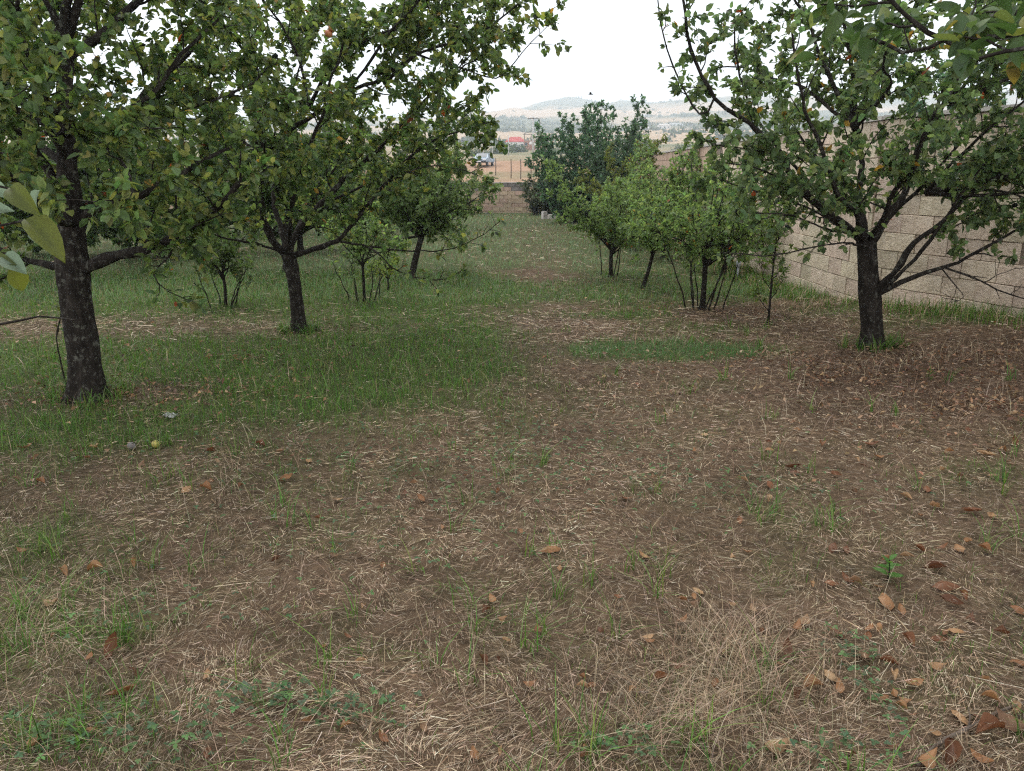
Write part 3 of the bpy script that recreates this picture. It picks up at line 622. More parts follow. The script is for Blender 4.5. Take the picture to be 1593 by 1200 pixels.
# T3: right-hand tree with low forked limbs
b3 = G(1356, 541); D3 = b3[1]; r_ = np.random.default_rng(13)
tr3 = [(b3, .086)] + [(W(x, y, D3 + d), r) for x, y, d, r in ((1356, 500, 0, .083), (1352, 450, 0, .084), (1350, 400, 0, .08), (1348, 374, 0, .078))]
l3 = [(T([(1350, 385, 0), (1328, 364, -.05), (1298, 340, -.1), (1250, 300, -.2), (1205, 240, -.3), (1165, 190, -.35), (1110, 155, -.4), (1075, 75, -.4), (1060, -5, -.4), (1050, -70, -.4)], D3), .05, .007, {'t0': .25}),
      (T([(1348, 378, 0), (1343, 349, .1), (1341, 290, .2), (1330, 200, .3), (1326, 120, .4), (1310, 0, .5), (1300, -120, .5)], D3), .045, .01),
      (T([(1352, 380, 0), (1372, 358, -.05), (1387, 328, -.1), (1405, 305, -.1), (1434, 223, -.2), (1480, 144, -.3), (1530, 40, -.3), (1560, -60, -.3)], D3), .05, .01),
      (T([(1358, 458, 0), (1387, 426, -.1), (1420, 379, -.15), (1470, 343, -.2), (1536, 284, -.3), (1610, 255, -.4)], D3), .048, .01, {'t0': .4, 'up': .3}),
      (T([(1366, 455, -.02), (1381, 444, -.12), (1435, 391, -.3), (1472, 345, -.45), (1510, 290, -.6), (1560, 230, -.7)], D3), .026, .008, {'t0': .5}),
      (T([(1358, 462, 0), (1400, 440, -.2), (1441, 422, -.3), (1494, 408, -.4), (1530, 385, -.5), (1600, 350, -.6)], D3), .035, .008, {'t0': .55, 'up': .25, 'sub_len': .4}),
      (T([(1465, 415, -.35), (1503, 429, -.4), (1550, 450, -.45), (1610, 470, -.5)], D3), .013, .005, {'bare': .97, 'sub_len': .3, 't0': .2}),
      (T([(1465, 418, -.35), (1490, 450, -.35), (1498, 462, -.35), (1480, 470, -.3)], D3), .007, .003, {'bare': 1.0, 'sub_len': .25, 't0': .3}),
      (T([(1352, 384, -.05), (1310, 378, -.5), (1268, 385, -.7), (1188, 400, -.8), (1150, 395, -.85), (1120, 394, -.9)], D3), .014, .004, {'sub_len': .18, 't0': .12, 'bare': .2, 'sparse': 1}),
      (T([(1330, 365, -.05), (1280, 355, -.4), (1230, 335, -.6), (1180, 330, -.7)], D3), .018, .004, {'sub_len': .35}),
      (T([(1110, 155, -.4), (1090, 180, -.4), (1044, 100, -.4), (1027, 30, -.4), (1024, -30, -.4)], D3), .012, .004, {'sub_len': .18, 'sub_sp': .12, 't0': .25, 'sparse': 1}),
      (T([(1348, 380, 0), (1330, 330, .5), (1280, 260, .9), (1240, 200, 1.1), (1200, 120, 1.2)], D3), .038, .008),
      (T([(1350, 380, 0), (1400, 320, .4), (1470, 250, .6), (1540, 180, .7)], D3), .038, .008),
      (T([(1348, 378, 0), (1320, 320, -.5), (1280, 240, -.9), (1250, 150, -1.1), (1230, 50, -1.2)], D3), .035, .008),
      (T([(1350, 378, 0), (1390, 310, -.5), (1430, 230, -.9), (1470, 130, -1.2)], D3), .035, .008),
      (T([(1298, 340, -.1), (1240, 260, .1), (1190, 200, .2), (1150, 120, .2), (1140, 20, .2)], D3), .022, .006),
      (T([(1205, 240, -.3), (1150, 230, -.4), (1110, 225, -.4), (1090, 215, -.4)], D3), .010, .003, {'sub_len': .28})]
l3 += [(T([(1298, 340, -.1), (1240, 295, -.35), (1175, 262, -.5), (1120, 248, -.6)], D3), .018, .004, {'sub_len': .38, 't0': .2}), (T([(1250, 300, -.2), (1200, 300, .2), (1140, 285, .35), (1100, 270, .4)], D3), .016, .004, {'sub_len': .36, 't0': .15}), (T([(1330, 366, 0), (1270, 330, .4), (1210, 300, .6), (1150, 250, .7)], D3), .02, .004, {'sub_len': .4, 't0': .2})]
l3 += auto_limbs(W(1440, 300, D3 - .1), 6, 1.1, .025, r_, elev=(.0, .7), az=(-1.6, 1.3))
l3 += auto_limbs(W(1330, 200, D3 + .2), 6, 1.5, .035, r_, elev=(.4, 1.3))
l3 += auto_limbs(W(1480, 160, D3 - .2), 5, 1.3, .03, r_, elev=(.2, 1.1), az=(-1.8, 1.6))
tree('apple_tree', 'apple tree with short dark trunk and bare low twigs before the stone wall', 'tree', tr3, l3, 13, 'old apple trees',
     sub_len=.52, sub_sp=.13, tw_sp=.115, leafL=.066, yellow=.014, mult=4.0, lscale=.8, up=.03, jit=.3,
     env=[E((b3[0] + .1, b3[1], 2.55), (1.75, 1.9, 1.75)), E((b3[0] + .55, b3[1] - .2, 1.5), (1.5, 1.3, .62)), E(W(1090, 110, D3 - .4), (.34, .5, 1.0)), E(W(1200, 370, D3 - .7), (.7, .4, .2)), E(W(1175, 265, D3), (.55, .9, .38)), E(W(1510, 440, D3 - .4), (.7, .5, .3))],
     cols=[(.09, .135, .050), (.108, .155, .056), (.072, .115, .046), (.135, .18, .06)])

# ------------------------------------------------------------------ trees standing just outside the frame whose branches reach in
nb = np.array((2.75, 2.7, float(gz(2.75, 2.7))))
trn = [(nb, .10), (nb + (0, 0, .6), .09), (nb + (-.03, 0, 1.3), .085)]
o_ = nb + np.array((-.03, 0, 1.3))
ln_ = [([o_, W(1750, 120, 2.6), W(1593, 52, 2.5), W(1488, 66, 2.45), W(1398, 14, 2.5), W(1340, -60, 2.6)], .03, .005, {'t0': .3, 'sub_len': .3}),
       ([o_, W(1740, 60, 3.0), W(1560, 20, 3.2), W(1440, 75, 3.3), W(1372, 68, 3.4), W(1330, 43, 3.4), W(1283, 7, 3.5)], .026, .004, {'t0': .4, 'sub_len': .22, 'sub_sp': .2}),
       ([o_, W(1760, 40, 2.2), W(1640, 60, 2.1), W(1560, 80, 2.1), W(1510, 95, 2.15)], .02, .004, {'t0': .4, 'sub_len': .25, 'sub_sp': .11, 'up': -.1}),
       ([o_, W(1730, -80, 2.5), W(1600, -60, 2.4), W(1480, -40, 2.4)], .022, .005, {'t0': .4, 'sub_len': .3, 'up': -.1})]
ln_ += auto_limbs(o_, 6, 1.5, .035, np.random.default_rng(3), elev=(.5, 1.2), az=(-1.9, 1.6))
tree('apple_tree', 'nearest apple tree, only its leafy branch hanging into the top right corner', 'tree', trn, ln_, 21, 'old apple trees', sub_len=.45, sub_sp=.16, tw_sp=.11, tw_len=.14, leafL=.068, leafW=.62, up=0.0, leaves_per=5, near_parts=240, yellow=.01, mult=1.8)
# young shoot at the left edge
nb = np.array((-1.75, 1.45, float(gz(-1.75, 1.45)))); trn = [(nb, .02), (nb + (.02, 0, .5), .017), (nb + (.1, 0, 1.0), .014)]; o_ = trn[-1][0]
yl = empty('young_tree', nb, 'young tree at the left edge, only a few large yellow-green leaves reaching in', 'tree')
V, F = tube(smooth_line([p for p, r in trn] + [nb + (.15, 0, 1.5), nb + (.12, 0, 1.9)], .06, rng), np.interp(np.linspace(0, 1, len(smooth_line([p for p, r in trn] + [nb + (.15, 0, 1.5), nb + (.12, 0, 1.9)], .06, rng))), [0, 1], [.02, .005]), 8)
put('trunk', mesh_np('trunk', V, F, smooth=True, origin=nb), M['bark'], yl)
tb = TB()
for pts in ([o_, W(-120, 360, 1.35), W(0, 348, 1.3), W(40, 341, 1.3)], [o_, W(-110, 400, 1.35), W(0, 402, 1.3), W(20, 410, 1.3)], [o_ + (.04, 0, .35), W(-120, 310, 1.3), W(-30, 285, 1.28), W(20, 292, 1.28)], [o_, W(-100, 500, 1.6), W(0, 505, 1.6), W(60, 492, 1.65), W(118, 500, 1.7)]):
    l = smooth_line(pts, .04, rng, .002); tb.add(l, np.linspace(.006, .0018, len(l)), 5)
tb.build('twigs', M['bark'], yl, nb)
m, t_, b_ = mat('yellow_green_leaf'); bpy.data.materials.remove(m)
M['yg'] = leaf_mat('yellow_green_leaf', attr=False, gloss=.4, fine=30, stops=[(0, (.065, .085, .016)), (.5, (.085, .10, .02)), (1, (.08, .105, .032))])
M['pale'] = leaf_mat('pale_leaf_underside', attr=False, gloss=.3, fine=30, stops=[(0, (.13, .18, .12)), (1, (.17, .22, .15))])
LV2 = []
for k, mm in enumerate(('yg', 'pale')):
    for w, c, tw in ((.55, .25, .2), (.65, .1, -.3)):
        me = leaf_variant(40 + k, w, c + .2, tw, .75); me.materials.append(M[mm]); LV2.append(me)
for (x0, y0, D, x1, y1, dd, up_, v) in ((38, 341, 1.3, 98, 386, -.02, (0, -.5, 1), 0), (15, 292, 1.28, 46, 322, -.03, (.3, -1, .3), 0), (62, 296, 1.29, 46, 322, 0, (0, -.9, .5), 2), (-22, 280, 1.28, 14, 306, 0, (-.3, -.8, .6), 2),
                                  (52, 352, 1.32, 82, 378, -.02, (0, -1, .2), 3), (6, 398, 1.3, 34, 420, -.02, (.2, -.9, .5), 3), (18, 412, 1.3, 38, 455, .01, (.5, -.7, .2), 1), (-18, 410, 1.3, 8, 398, -.02, (0, -.6, .8), 0),
                                  (-25, 330, 1.3, 2, 318, -.02, (0, -.8, .6), 2), (-60, 300, 1.3, -20, 330, -.02, (0, -.6, .8), 0)):
    a = W(x0, y0, D); b = W(x1, y1, D + dd); L = np.linalg.norm(b - a); A = nrm(b - a); S = nrm(np.cross(np.array(up_, float), A)); Nn = np.cross(A, S)
    o = put('leaf', LV2[v], (), yl); a = a - nb
    o.matrix_local = Matrix(((A[0] * L, S[0] * L, Nn[0] * L, a[0]), (A[1] * L, S[1] * L, Nn[1] * L, a[1]), (A[2] * L, S[2] * L, Nn[2] * L, a[2]), (0, 0, 0, 1)))

# ------------------------------------------------------------------ smaller trees and shrubs of the rows
def small_tree(name, label, cat, *pos, lean=(0, 0), r=.04, n=9, cols=YOUNG, group=None, fork=.4, stems=0, leafL=.062, bare_top=0, dens=1.0, detail=False, elev=(.3, 1.35), env_s=1.0, yellow=.02, mult=2.9):
    if isinstance(pos[0], np.ndarray): b, top_py, width_px, seed = pos
    else: b = G(pos[0], pos[1]); top_py, width_px, seed = pos[2:]
    rg = np.random.default_rng(seed); H = (W(0, top_py, b[1])[2] - b[2]) if top_py is not None else 3.0
    Wd = width_px * b[1] / FPX; f = b + np.array((lean[0] * H, lean[1] * H, fork * H))
    tr = [(b, r), (b * .5 + f * .5 + rg.normal(0, .01, 3), r * .9), (f, r * .8)]
    L = (H * (1 - fork)) * .95; lim = []
    for i in range(n):
        a = i * 2.4 + rg.random(); e = rg.uniform(*elev); hl = min(L, Wd * .5 / max(.15, math.cos(e)) * 1.1)
        d = np.array((math.cos(a) * math.cos(e), math.sin(a) * math.cos(e), math.sin(e))); st = b + (f - b) * rg.uniform(.75, 1.0)
        lim.append((walk(st, d, hl * rg.uniform(.55, 1.2), 5, .16, .03, rg), r * .5, .004, {'t0': .12}))
    for i in range(stems):
        a = rg.random() * 6.28; d = np.array((math.cos(a) * .22, math.sin(a) * .22, 1)); st = b + np.array((math.cos(a), math.sin(a), 0)) * rg.uniform(.03, .26)
        lim.append((walk(st, d, H * rg.uniform(.45, .9), 7, .11, .02, rg), .010, .003, {'t0': .38, 'sub_len': .2, 'sub_sp': .12, 'sparse': 1}))
    for i in range(bare_top):
        a = rg.random() * 6.28; d = np.array((math.cos(a) * .3, math.sin(a) * .3, 1)); lim.append((walk(f, d, L * rg.uniform(1.1, 1.35), 6, .05, .02, rg), .012, .003, {'bare': 1.0, 'sub_len': .25, 'sub_sp': .3, 't0': .6}))
    sp = .10 / dens; ctr = b + np.array((lean[0] * H * 1.3, 0, H * (fork + (1 - fork) * .5))) ; en = [E(ctr, (Wd * .55 * env_s, Wd * .6 * env_s, H * (1 - fork) * .62 + .1))]
    en = None
    return tree(name, label, cat, tr, lim, seed, group, env=en, sub_len=min(.45, Wd * .28), sub_sp=sp, tw_sp=.09, tw_len=.13, leafL=leafL, cols=cols, detail=detail, sides=6, trunk_sides=10, t0=.12, leaves_per=5, yellow=yellow * .4, jit=.28, mult=mult)
RG = 'young trees in the row along the wall'
small_tree('young_tree', 'young tree with a straight dark trunk, nearest the big thicket', 'tree', 950, 431, 222, 150, 31, r=.034, n=13, fork=.22, stems=3, elev=(.1, 1.4), group=RG)
small_tree('young_tree', 'young tree with a leaning grey trunk, second from the thicket', 'tree', 1000, 449, 240, 165, 32, lean=(.08, 0), r=.03, n=13, fork=.34, elev=(-.1, 1.35), group=RG, yellow=.03)
small_tree('young_tree', 'young tree with many suckers round its trunk and tall bare shoots', 'tree', 1092, 482, 240, 210, 33, r=.034, n=12, fork=.36, elev=(-.1, 1.35), stems=9, bare_top=4, group=RG, yellow=.03)
small_tree('young_tree', 'pale green young tree half hidden behind the suckering tree', 'tree', np.array((3.0, 15.5, float(gz(3.0, 15.5)))), 222, 200, 34, n=14, fork=.2, group=RG, cols=YOUNG, yellow=.03)
small_tree('young_tree', 'yellowish young tree by the wall, behind the other row trees', 'tree', np.array((2.9, 20.0, float(gz(2.9, 20.0)))), 215, 160, 35, n=14, fork=.2, group=RG, cols=[(.10, .125, .03), (.12, .14, .035)], leafL=.075)
small_tree('young_tree', 'bushy pale young tree close to the wall, between the suckering tree and the wall', 'tree', np.array((3.45, 12.6, float(gz(3.45, 12.6)))), 232, 150, 37, r=.03, n=13, fork=.25, elev=(.1, 1.4), group=RG)
small_tree('young_tree', 'tall feathery young tree against the wall, rising behind the leaning one', 'tree', np.array((3.5, 17.6, float(gz(3.5, 17.6)))), 205, 170, 38, r=.035, n=15, fork=.2, elev=(.1, 1.4), group=RG, leafL=.07)
# sapling D
b = G(1195, 503); H = 1.28; tr = [(b, .014), (b + (.0, 0, .5), .012), (b + (.01, 0, 1.0), .008), (b + (.0, 0, H), .004)]
lim = [([b + (0, 0, z), b + (math.cos(a) * .10, math.sin(a) * .10, z + .12), b + (math.cos(a) * .15, math.sin(a) * .15, z + .3)], .006, .002, {'sub_len': .12, 'sub_sp': .05, 't0': .1}) for z, a in ((.12, 2.6), (.25, .3), (.35, 3.5), (.45, 5.2), (.55, 1.2), (.65, 2.9), (.75, 4.6), (.82, .4), (.9, 2.0), (.97, 3.6))]
tree('sapling', 'slim bright-green sapling, waist high, standing before the wall', 'sapling', tr, lim, 36, cols=[(.09, .14, .03), (.11, .165, .035)], leafL=.06, leafW=.42, tw_len=.06, tw_sp=.05, sides=5, trunk_sides=8, t0=.1, leaves_per=4, yellow=.0)
# left / centre
small_tree('fruit_tree', 'leaning grey-trunked fruit tree in the middle of the meadow', 'tree', 640, 432, 195, 260, 41, lean=(.10, 0), r=.05, n=20, fork=.34, elev=(-.2, 1.35), cols=[(.11, .16, .055), (.13, .18, .06), (.09, .14, .05)], leafL=.075, dens=1.0)
small_tree('shrub', 'shrub of several upright dark stems left of the leaning tree', 'shrub', 567, 469, 325, 150, 42, r=.02, n=7, fork=.45, stems=6, cols=YOUNG, dens=.8)
small_tree('sapling', 'small bright yellow-green bush right of the upright-stemmed shrub', 'sapling', 604, 454, 392, 60, 43, r=.012, n=7, fork=.35, cols=[(.13, .18, .035), (.15, .20, .04)], leafL=.05, yellow=0)
small_tree('shrub', 'round shrub on a bundle of thin stems between the two left trunks', 'shrub', 351, 477, 345, 150, 44, r=.02, n=8, fork=.42, stems=5, cols=[(.065, .10, .03), (.08, .12, .035)])
LG = 'apple trees far back on the left'
for i, (x, y, top, wd, lab) in enumerate(((-4.6, 17.0, 170, 260, 'background apple tree seen between the two left trunks'), (-9.0, 16.0, 150, 330, 'background apple tree behind the thick left trunk'),
                                     (-7.2, 24.0, 160, 250, 'background apple tree farther back behind the left pair'), (-3.8, 27.0, 190, 200, 'background apple tree left of the leaning meadow tree'), (-13.5, 20.0, 140, 320, 'background apple tree at the far left edge'), (-6.9, 12.2, 90, 360, 'apple tree hidden directly behind the thick left trunk'), (-3.75, 13.0, 110, 330, 'apple tree hidden directly behind the slender left trunk'), (-6.9, 15.3, 215, 260, 'low bushy apple tree behind the round shrub'), (-7.6, 19.5, 190, 240, 'bushy apple tree deep in the gap between the left trunks'), (-4.2, 21.5, 215, 190, 'small bushy apple tree just left of the leaning meadow tree'))):
    small_tree('apple_tree', lab, 'tree', np.array((x, y, float(gz(x, y)))), top, wd, 50 + i, r=.07, n=18, fork=.16 if y > 14 else .36, elev=(.0, 1.3), mult=2.4, group=LG, cols=[(.05, .085, .028), (.065, .10, .032)], leafL=.12, dens=.8)
# thicket of plum stems, the tall dark bush, at the far right end of the meadow
def thicket(name, label, cat, base, H, Wx, Wy, nst, seed, cols, leafL=.13, group=None, dens=.14, spread=.5):
    rg = np.random.default_rng(seed); lim = []
    for i in range(nst):
        a = i * 2.4; rr = math.sqrt((i + .5) / nst); st = base + np.array((math.cos(a) * rr * Wx * .28, math.sin(a) * rr * Wy * .28, 0)); st[2] = float(gz(st[0], st[1])) - .02
        out = np.array((math.cos(a) * rr * spread * Wx / H, math.sin(a) * rr * spread * Wy / H, 1)); lim.append((walk(st, out, H * (1 - .45 * rr * rr) * rg.uniform(.75, 1.08), 6, .08, .05, rg), .04, .006, {'t0': .04}))
    return tree(name, label, cat, [(base, .06), (base + (0, 0, .3), .05), (base + (0.02, 0, .6), .04)], lim, seed, group, sub_len=.62, sub_sp=dens, tw_sp=.13, tw_len=.2, leafL=leafL, cols=cols, detail=False, sides=5, trunk_sides=8, leaves_per=4, yellow=0, up=.05, jit=.3, mult=2.2)
b = G(905, 346); b[1] = 30.0; b = np.array((2.9, 30.0, float(gz(2.9, 30))))
thicket('plum_thicket', 'tall dense dark-green plum thicket at the far end of the meadow', 'bush', b, 4.7, 4.2, 3.4, 34, 61, DARKB)
b = np.array((1.55, 37.5, float(gz(1.55, 37.5)))); thicket('bush', 'olive brown-green bush against the low far wall', 'bush', b, 2.15, 2.2, 1.4, 16, 62, [(.075, .095, .045), (.095, .105, .055), (.06, .085, .04)], dens=.17)
b = np.array((-2.4, 37.5, float(gz(-2.4, 37.5)))); thicket('bush', 'light green bush at the left end of the visible low wall', 'bush', b, 2.2, 1.8, 1.4, 10, 63, [(.09, .13, .04), (.10, .14, .045)], dens=.2)
b = np.array((4.6, 26.0, float(gz(3.3, 26)))); b[0] = 3.4; thicket('bush', 'bluish green bush behind the row trees along the wall', 'bush', b, 3.0, 1.6, 2.2, 14, 64, [(.045, .08, .04), (.06, .095, .045)], dens=.17)
small_tree('tree', 'blue-green tree standing beyond the wall, behind the right apple tree', 'tree', np.array((9.0, 16.0, 0.0)), 60, 330, 65, r=.1, n=14, fork=.3, cols=DARKB, leafL=.13, dens=.7)
small_tree('dead_tree', 'leafless thin sapling rising behind the row trees', 'tree', np.array((3.7, 23.0, float(gz(3.7, 23)))), 200, 40, 66, r=.02, n=3, fork=.5, bare_top=3, dens=.01, cols=YOUNG)
# thin sucker beside the thick trunk
b = G(104, 604); l = [b, W(96, 570, b[1]), W(88, 525, b[1]), W(95, 490, b[1])]
tree('sucker', 'thin sucker shoot beside the thick left trunk', 'sapling', [(l[0], .007), (l[1], .006), (l[2], .005), (l[3], .004)], [([l[2], l[3], W(98, 470, b[1])], .004, .002, {'sub_len': .08, 'sub_sp': .05, 't0': .1})], 70, sides=5, trunk_sides=6, tw_len=.05, leaves_per=2, leafL=.05)
print('LEAVES', STATS, sum(n for _, n in STATS))

# ------------------------------------------------------------------ grass, straw, litter (one object of each kind: nobody could count it)
def scatter(n, d0, d1, rg, edge=.80, pad=.7):
    y = d0 * (d1 / d0) ** rg.random(n); x = rg.uniform(-1, 1, n) * (edge * y + pad); return x, y
def blades(name, x, y, h, w, lean, col, rg, mat_, seg=2, flat=False, label=None, cat=None):
    """curved tapering strips; flat ones lie on the ground"""
    n = len(x); z = gz(x, y); a = rg.random(n) * 2 * math.pi
    if flat: a = np.where(rg.random(n) < .6, fbm(x * 1.6, y * 1.6, 121, 3) * 14 + rg.normal(0, .35, n), a)
    d = np.stack([np.cos(a), np.sin(a), np.zeros(n)], 1); s = np.stack([-np.sin(a), np.cos(a), np.zeros(n)], 1)
    p0 = np.stack([x, y, z], 1); P = []; ts = np.linspace(0, 1, seg + 1)
    if flat:
        p0[:, 2] += rg.random(n) ** 1.5 * .034 + .002; tilt = rg.normal(0, .13, n)[:, None]; bend = rg.normal(0, .18, n)[:, None]; s2 = s * .8; s2[:, 2] = rg.normal(0, .5, n)
        for t in ts:
            c = p0 + d * (h[:, None] * (t - .5)) + s * bend * h[:, None] * (t - .5) ** 2 + np.array((0, 0, 1)) * (tilt * h[:, None] * (t - .5)); ww = (w * (1 - .45 * t))[:, None] / 2
            P += [c - s2 * ww, c + s2 * ww]
    else:
        for t in ts:
            c = p0 + d * (h * lean * t * t)[:, None] + np.array((0, 0, 1)) * (h * (t - .35 * lean * t * t))[:, None] - np.array((0, 0, .004)); ww = (w * (1 - .85 * t ** 1.5))[:, None] / 2
            P += [c - s * ww, c + s * ww]
    k = len(P); V = np.stack(P, 1).reshape(-1, 3); q = np.array([(2 * i, 2 * i + 1, 2 * i + 3, 2 * i + 2) for i in range(seg)])
    F = (np.arange(n)[:, None, None] * k + q[None]).reshape(-1, 4)
    o = put(name, mesh_np(name, V, F, np.repeat(np.clip(col, .01, .8), k, axis=0)), mat_); return tag(o, label, cat, kind='stuff')
rg = np.random.default_rng(99)
def vary(base, n, j): 
    base = np.asarray(base); return base[rg.integers(0, len(base), n)] * (1 + rg.normal(0, j, (n, 1))) * (1 + rg.normal(0, .05, (n, 3)))
# dry straw thatch
STRAW = [(.36, .27, .175), (.45, .355, .245), (.23, .16, .10), (.115, .08, .052), (.54, .44, .32), (.29, .205, .13), (.065, .047, .032), (.18, .125, .08)]
x, y = scatter(170000, 1.05, 9.0, rg); keep = rg.random(len(x)) > .75 * green_at(x, y) * sstep(2.5, 5, y); x, y = x[keep], y[keep]
n = len(x); dk = np.clip(-.1 + 2.0 * fbm(x * 3.5, y * 3.5, 91, 5), .4, 1.5)
blades('straw', x, y, (.014 + .05 * rg.random(n) ** 1.8) * np.where(rg.random(n) < .07, 2.6, 1) * np.maximum(1, y / 5.5), (.0008 + .0011 * rg.random(n)) * np.maximum(1, y / 2.4), None, vary(STRAW, n, .22) * dk[:, None], rg, M['straw'], 1, True, 'flattened dry straw thatch covering the near ground', 'straw')
x, y = scatter(110000, 1.0, 8.5, rg); keep = rg.random(len(x)) > .8 * green_at(x, y) * sstep(2.5, 5, y); x, y = x[keep], y[keep]; n = len(x); dk = np.clip(.1 + 1.7 * fbm(x * 4.5, y * 4.5, 93, 4), .4, 1.4)
blades('straw', x, y, (.008 + .026 * rg.random(n)) * np.maximum(1, y / 4), (.0008 + .0012 * rg.random(n)) * np.maximum(1, y / 2.4), None, vary(STRAW, n, .25) * dk[:, None], rg, M['straw'], 1, True, 'broken straw chaff between the longer stalks', 'straw')
x, y = scatter(45000, 7.0, 40, rg); keep = rg.random(len(x)) > .8 * green_at(x, y); x, y = x[keep], y[keep]; n = len(x)
blades('straw', x, y, rg.uniform(.06, .16, n), .0055 * y / 7, None, vary(STRAW, n, .2), rg, M['straw'], 1, True, 'pale dry thatch on the bare patches of the far meadow', 'straw')
# standing dry stalks
x, y = scatter(26000, 1.15, 7.5, rg); cl_ = blob_field(x, y, [(1130, 1010, .22, .2, 1), (1050, 1150, .2, .12, .7), (1080, 780, .35, .25, .5), (1450, 640, 1, .4, .8), (1290, 520, .6, .3, .8), (330, 770, .4, .2, .3), (1250, 470, .5, .4, .7), (60, 950, .3, .25, .4)])
keep = rg.random(len(x)) < .16 + cl_; x, y = x[keep], y[keep]
for q_, (sx_, sy_), k_ in ((G(1130, 1030), (.15, .14), 430), (G(1060, 1130), (.12, .07), 170), (G(1180, 1100), (.1, .07), 140), (G(1250, 480), (.3, .25), 250), (G(1450, 560), (.5, .2), 300)):
    x = np.r_[x, q_[0] + rg.normal(0, sx_, k_)]; y = np.r_[y, q_[1] + rg.normal(0, sy_, k_)]
n = len(x)
blades('dry_grass', x, y, rg.uniform(.05, .2, n), .0016 * np.maximum(1, y / 3), rg.uniform(.3, 1.6, n), vary(STRAW[:3] + [STRAW[5]], n, .22), rg, M['straw'], 3, False, 'standing pale dry grass stalks among the thatch', 'dry grass')
# green grass
GR = [(.062, .15, .022), (.08, .18, .028), (.045, .115, .02), (.10, .19, .035), (.14, .18, .045)]
x, y = scatter(240000, 1.1, 13, rg); gg = green_at(x, y); keep = rg.random(len(x)) < np.where(y < 3.5, .55 * gg ** 1.4 + .012, gg ** 1.5 * .95); x, y = x[keep], y[keep]; n = len(x); gg = gg[keep]
bl_ = blob_field(x, y, [(1000, 545, .8, .42, 1.3), (1110, 548, .5, .3, .8)]); c = vary(GR, n, .2); bw = np.clip(bl_, 0, 1)[:, None] * .8; c = c * (1 - bw) + np.array((.07, .165, .055)) * bw
yl_ = (rg.random(n) < .09)[:, None]; c = np.where(yl_, c * .4 + np.array((.24, .19, .09)) * .6, c)
blades('grass', x, y, rg.uniform(.03, .095, n) * (.7 + .5 * gg), .0028 * np.maximum(1, y / 3.6), rg.uniform(.1, 1.1, n), c, rg, M['blade'], 2, False, 'short green grass in patches under the trees', 'grass')
# long blades in tufts
tx, ty = scatter(420, 1.2, 8, rg); kp = rg.random(420) < .25 + green_at(tx, ty); tx, ty = tx[kp], ty[kp]
sp = [G(a, b_) for a, b_ in ((195, 1000), (190, 985), (205, 1005), (560, 960), (820, 1010), (90, 870), (120, 790), (60, 860), (1175, 800), (1185, 815), (1125, 590), (1230, 590), (1560, 770), (1090, 1150), (40, 1010), (20, 950), (440, 790), (500, 1090), (300, 890))]
tx = np.r_[tx, [p[0] for p in sp]]; ty = np.r_[ty, [p[1] for p in sp]]
for c_, r_k in ((b1, .17), (b2, .12), (b3, .15)):
    aa = rg.random(26) * 6.28; tx = np.r_[tx, c_[0] + np.cos(aa) * r_k * rg.uniform(.9, 1.7, 26)]; ty = np.r_[ty, c_[1] + np.sin(aa) * r_k * rg.uniform(.9, 1.7, 26)]
m_ = 9; x = np.repeat(tx, m_) + rg.normal(0, .018, len(tx) * m_); y = np.repeat(ty, m_) + rg.normal(0, .018, len(tx) * m_); n = len(x)
blades('tall_grass', x, y, rg.uniform(.07, .2, n), .0045 * np.maximum(1, y / 4), rg.uniform(.15, 1.3, n), vary(GR + [(.13, .17, .06)], n, .2), rg, M['blade'], 4, False, 'scattered tufts of longer green grass blades', 'grass')
# meadow
x, y = scatter(84000, 9.5, 42, rg, edge=.72); gg = green_at(x, y); keep = rg.random(len(x)) < gg; x, y = x[keep], y[keep]; n = len(x)
c = vary([(.13, .225, .095), (.15, .25, .105), (.105, .19, .085), (.19, .235, .11)], n, .2) * (.75 + .5 * fbm(x * .8, y * .8, 111))[:, None]; dr = (rg.random(n) < .14)[:, None]; c = np.where(dr, np.array((.27, .20, .11)), c)
blades('meadow_grass', x, y, rg.uniform(.06, .15, n), .005 * y / 8, rg.uniform(.2, 1.0, n), c, rg, M['blade'], 1, False, 'grey-green meadow grass of the far garden', 'grass')
# grass along the wall foot
s = rg.random(9000); x = np.where(s < .35, 4.0 - rg.random(9000) * .55 + (.35 - s) * 4.2, 4.0 - rg.random(9000) * .6); y = np.where(s < .35, 8.9 - (.35 - s) * 10.5, 8.9 + (s - .35) * 14)
kp = rg.random(len(x)) < np.clip(2.6 * fbm(x * 1.7, y * 1.7, 61) - .75, .08, 1); x, y = x[kp], y[kp]
n = len(x); blades('wall_grass', x, y, rg.uniform(.05, .2, n) * (.5 + fbm(x * 2.5, y * 2.5, 63)), .0065 * y / 7, rg.uniform(.1, .8, n), np.where((rg.random(n) < .25)[:, None], vary(STRAW[:2], n, .2), vary(GR, n, .2)), rg, M['blade'], 2, False, 'taller grass fringe along the foot of the stone wall', 'grass')
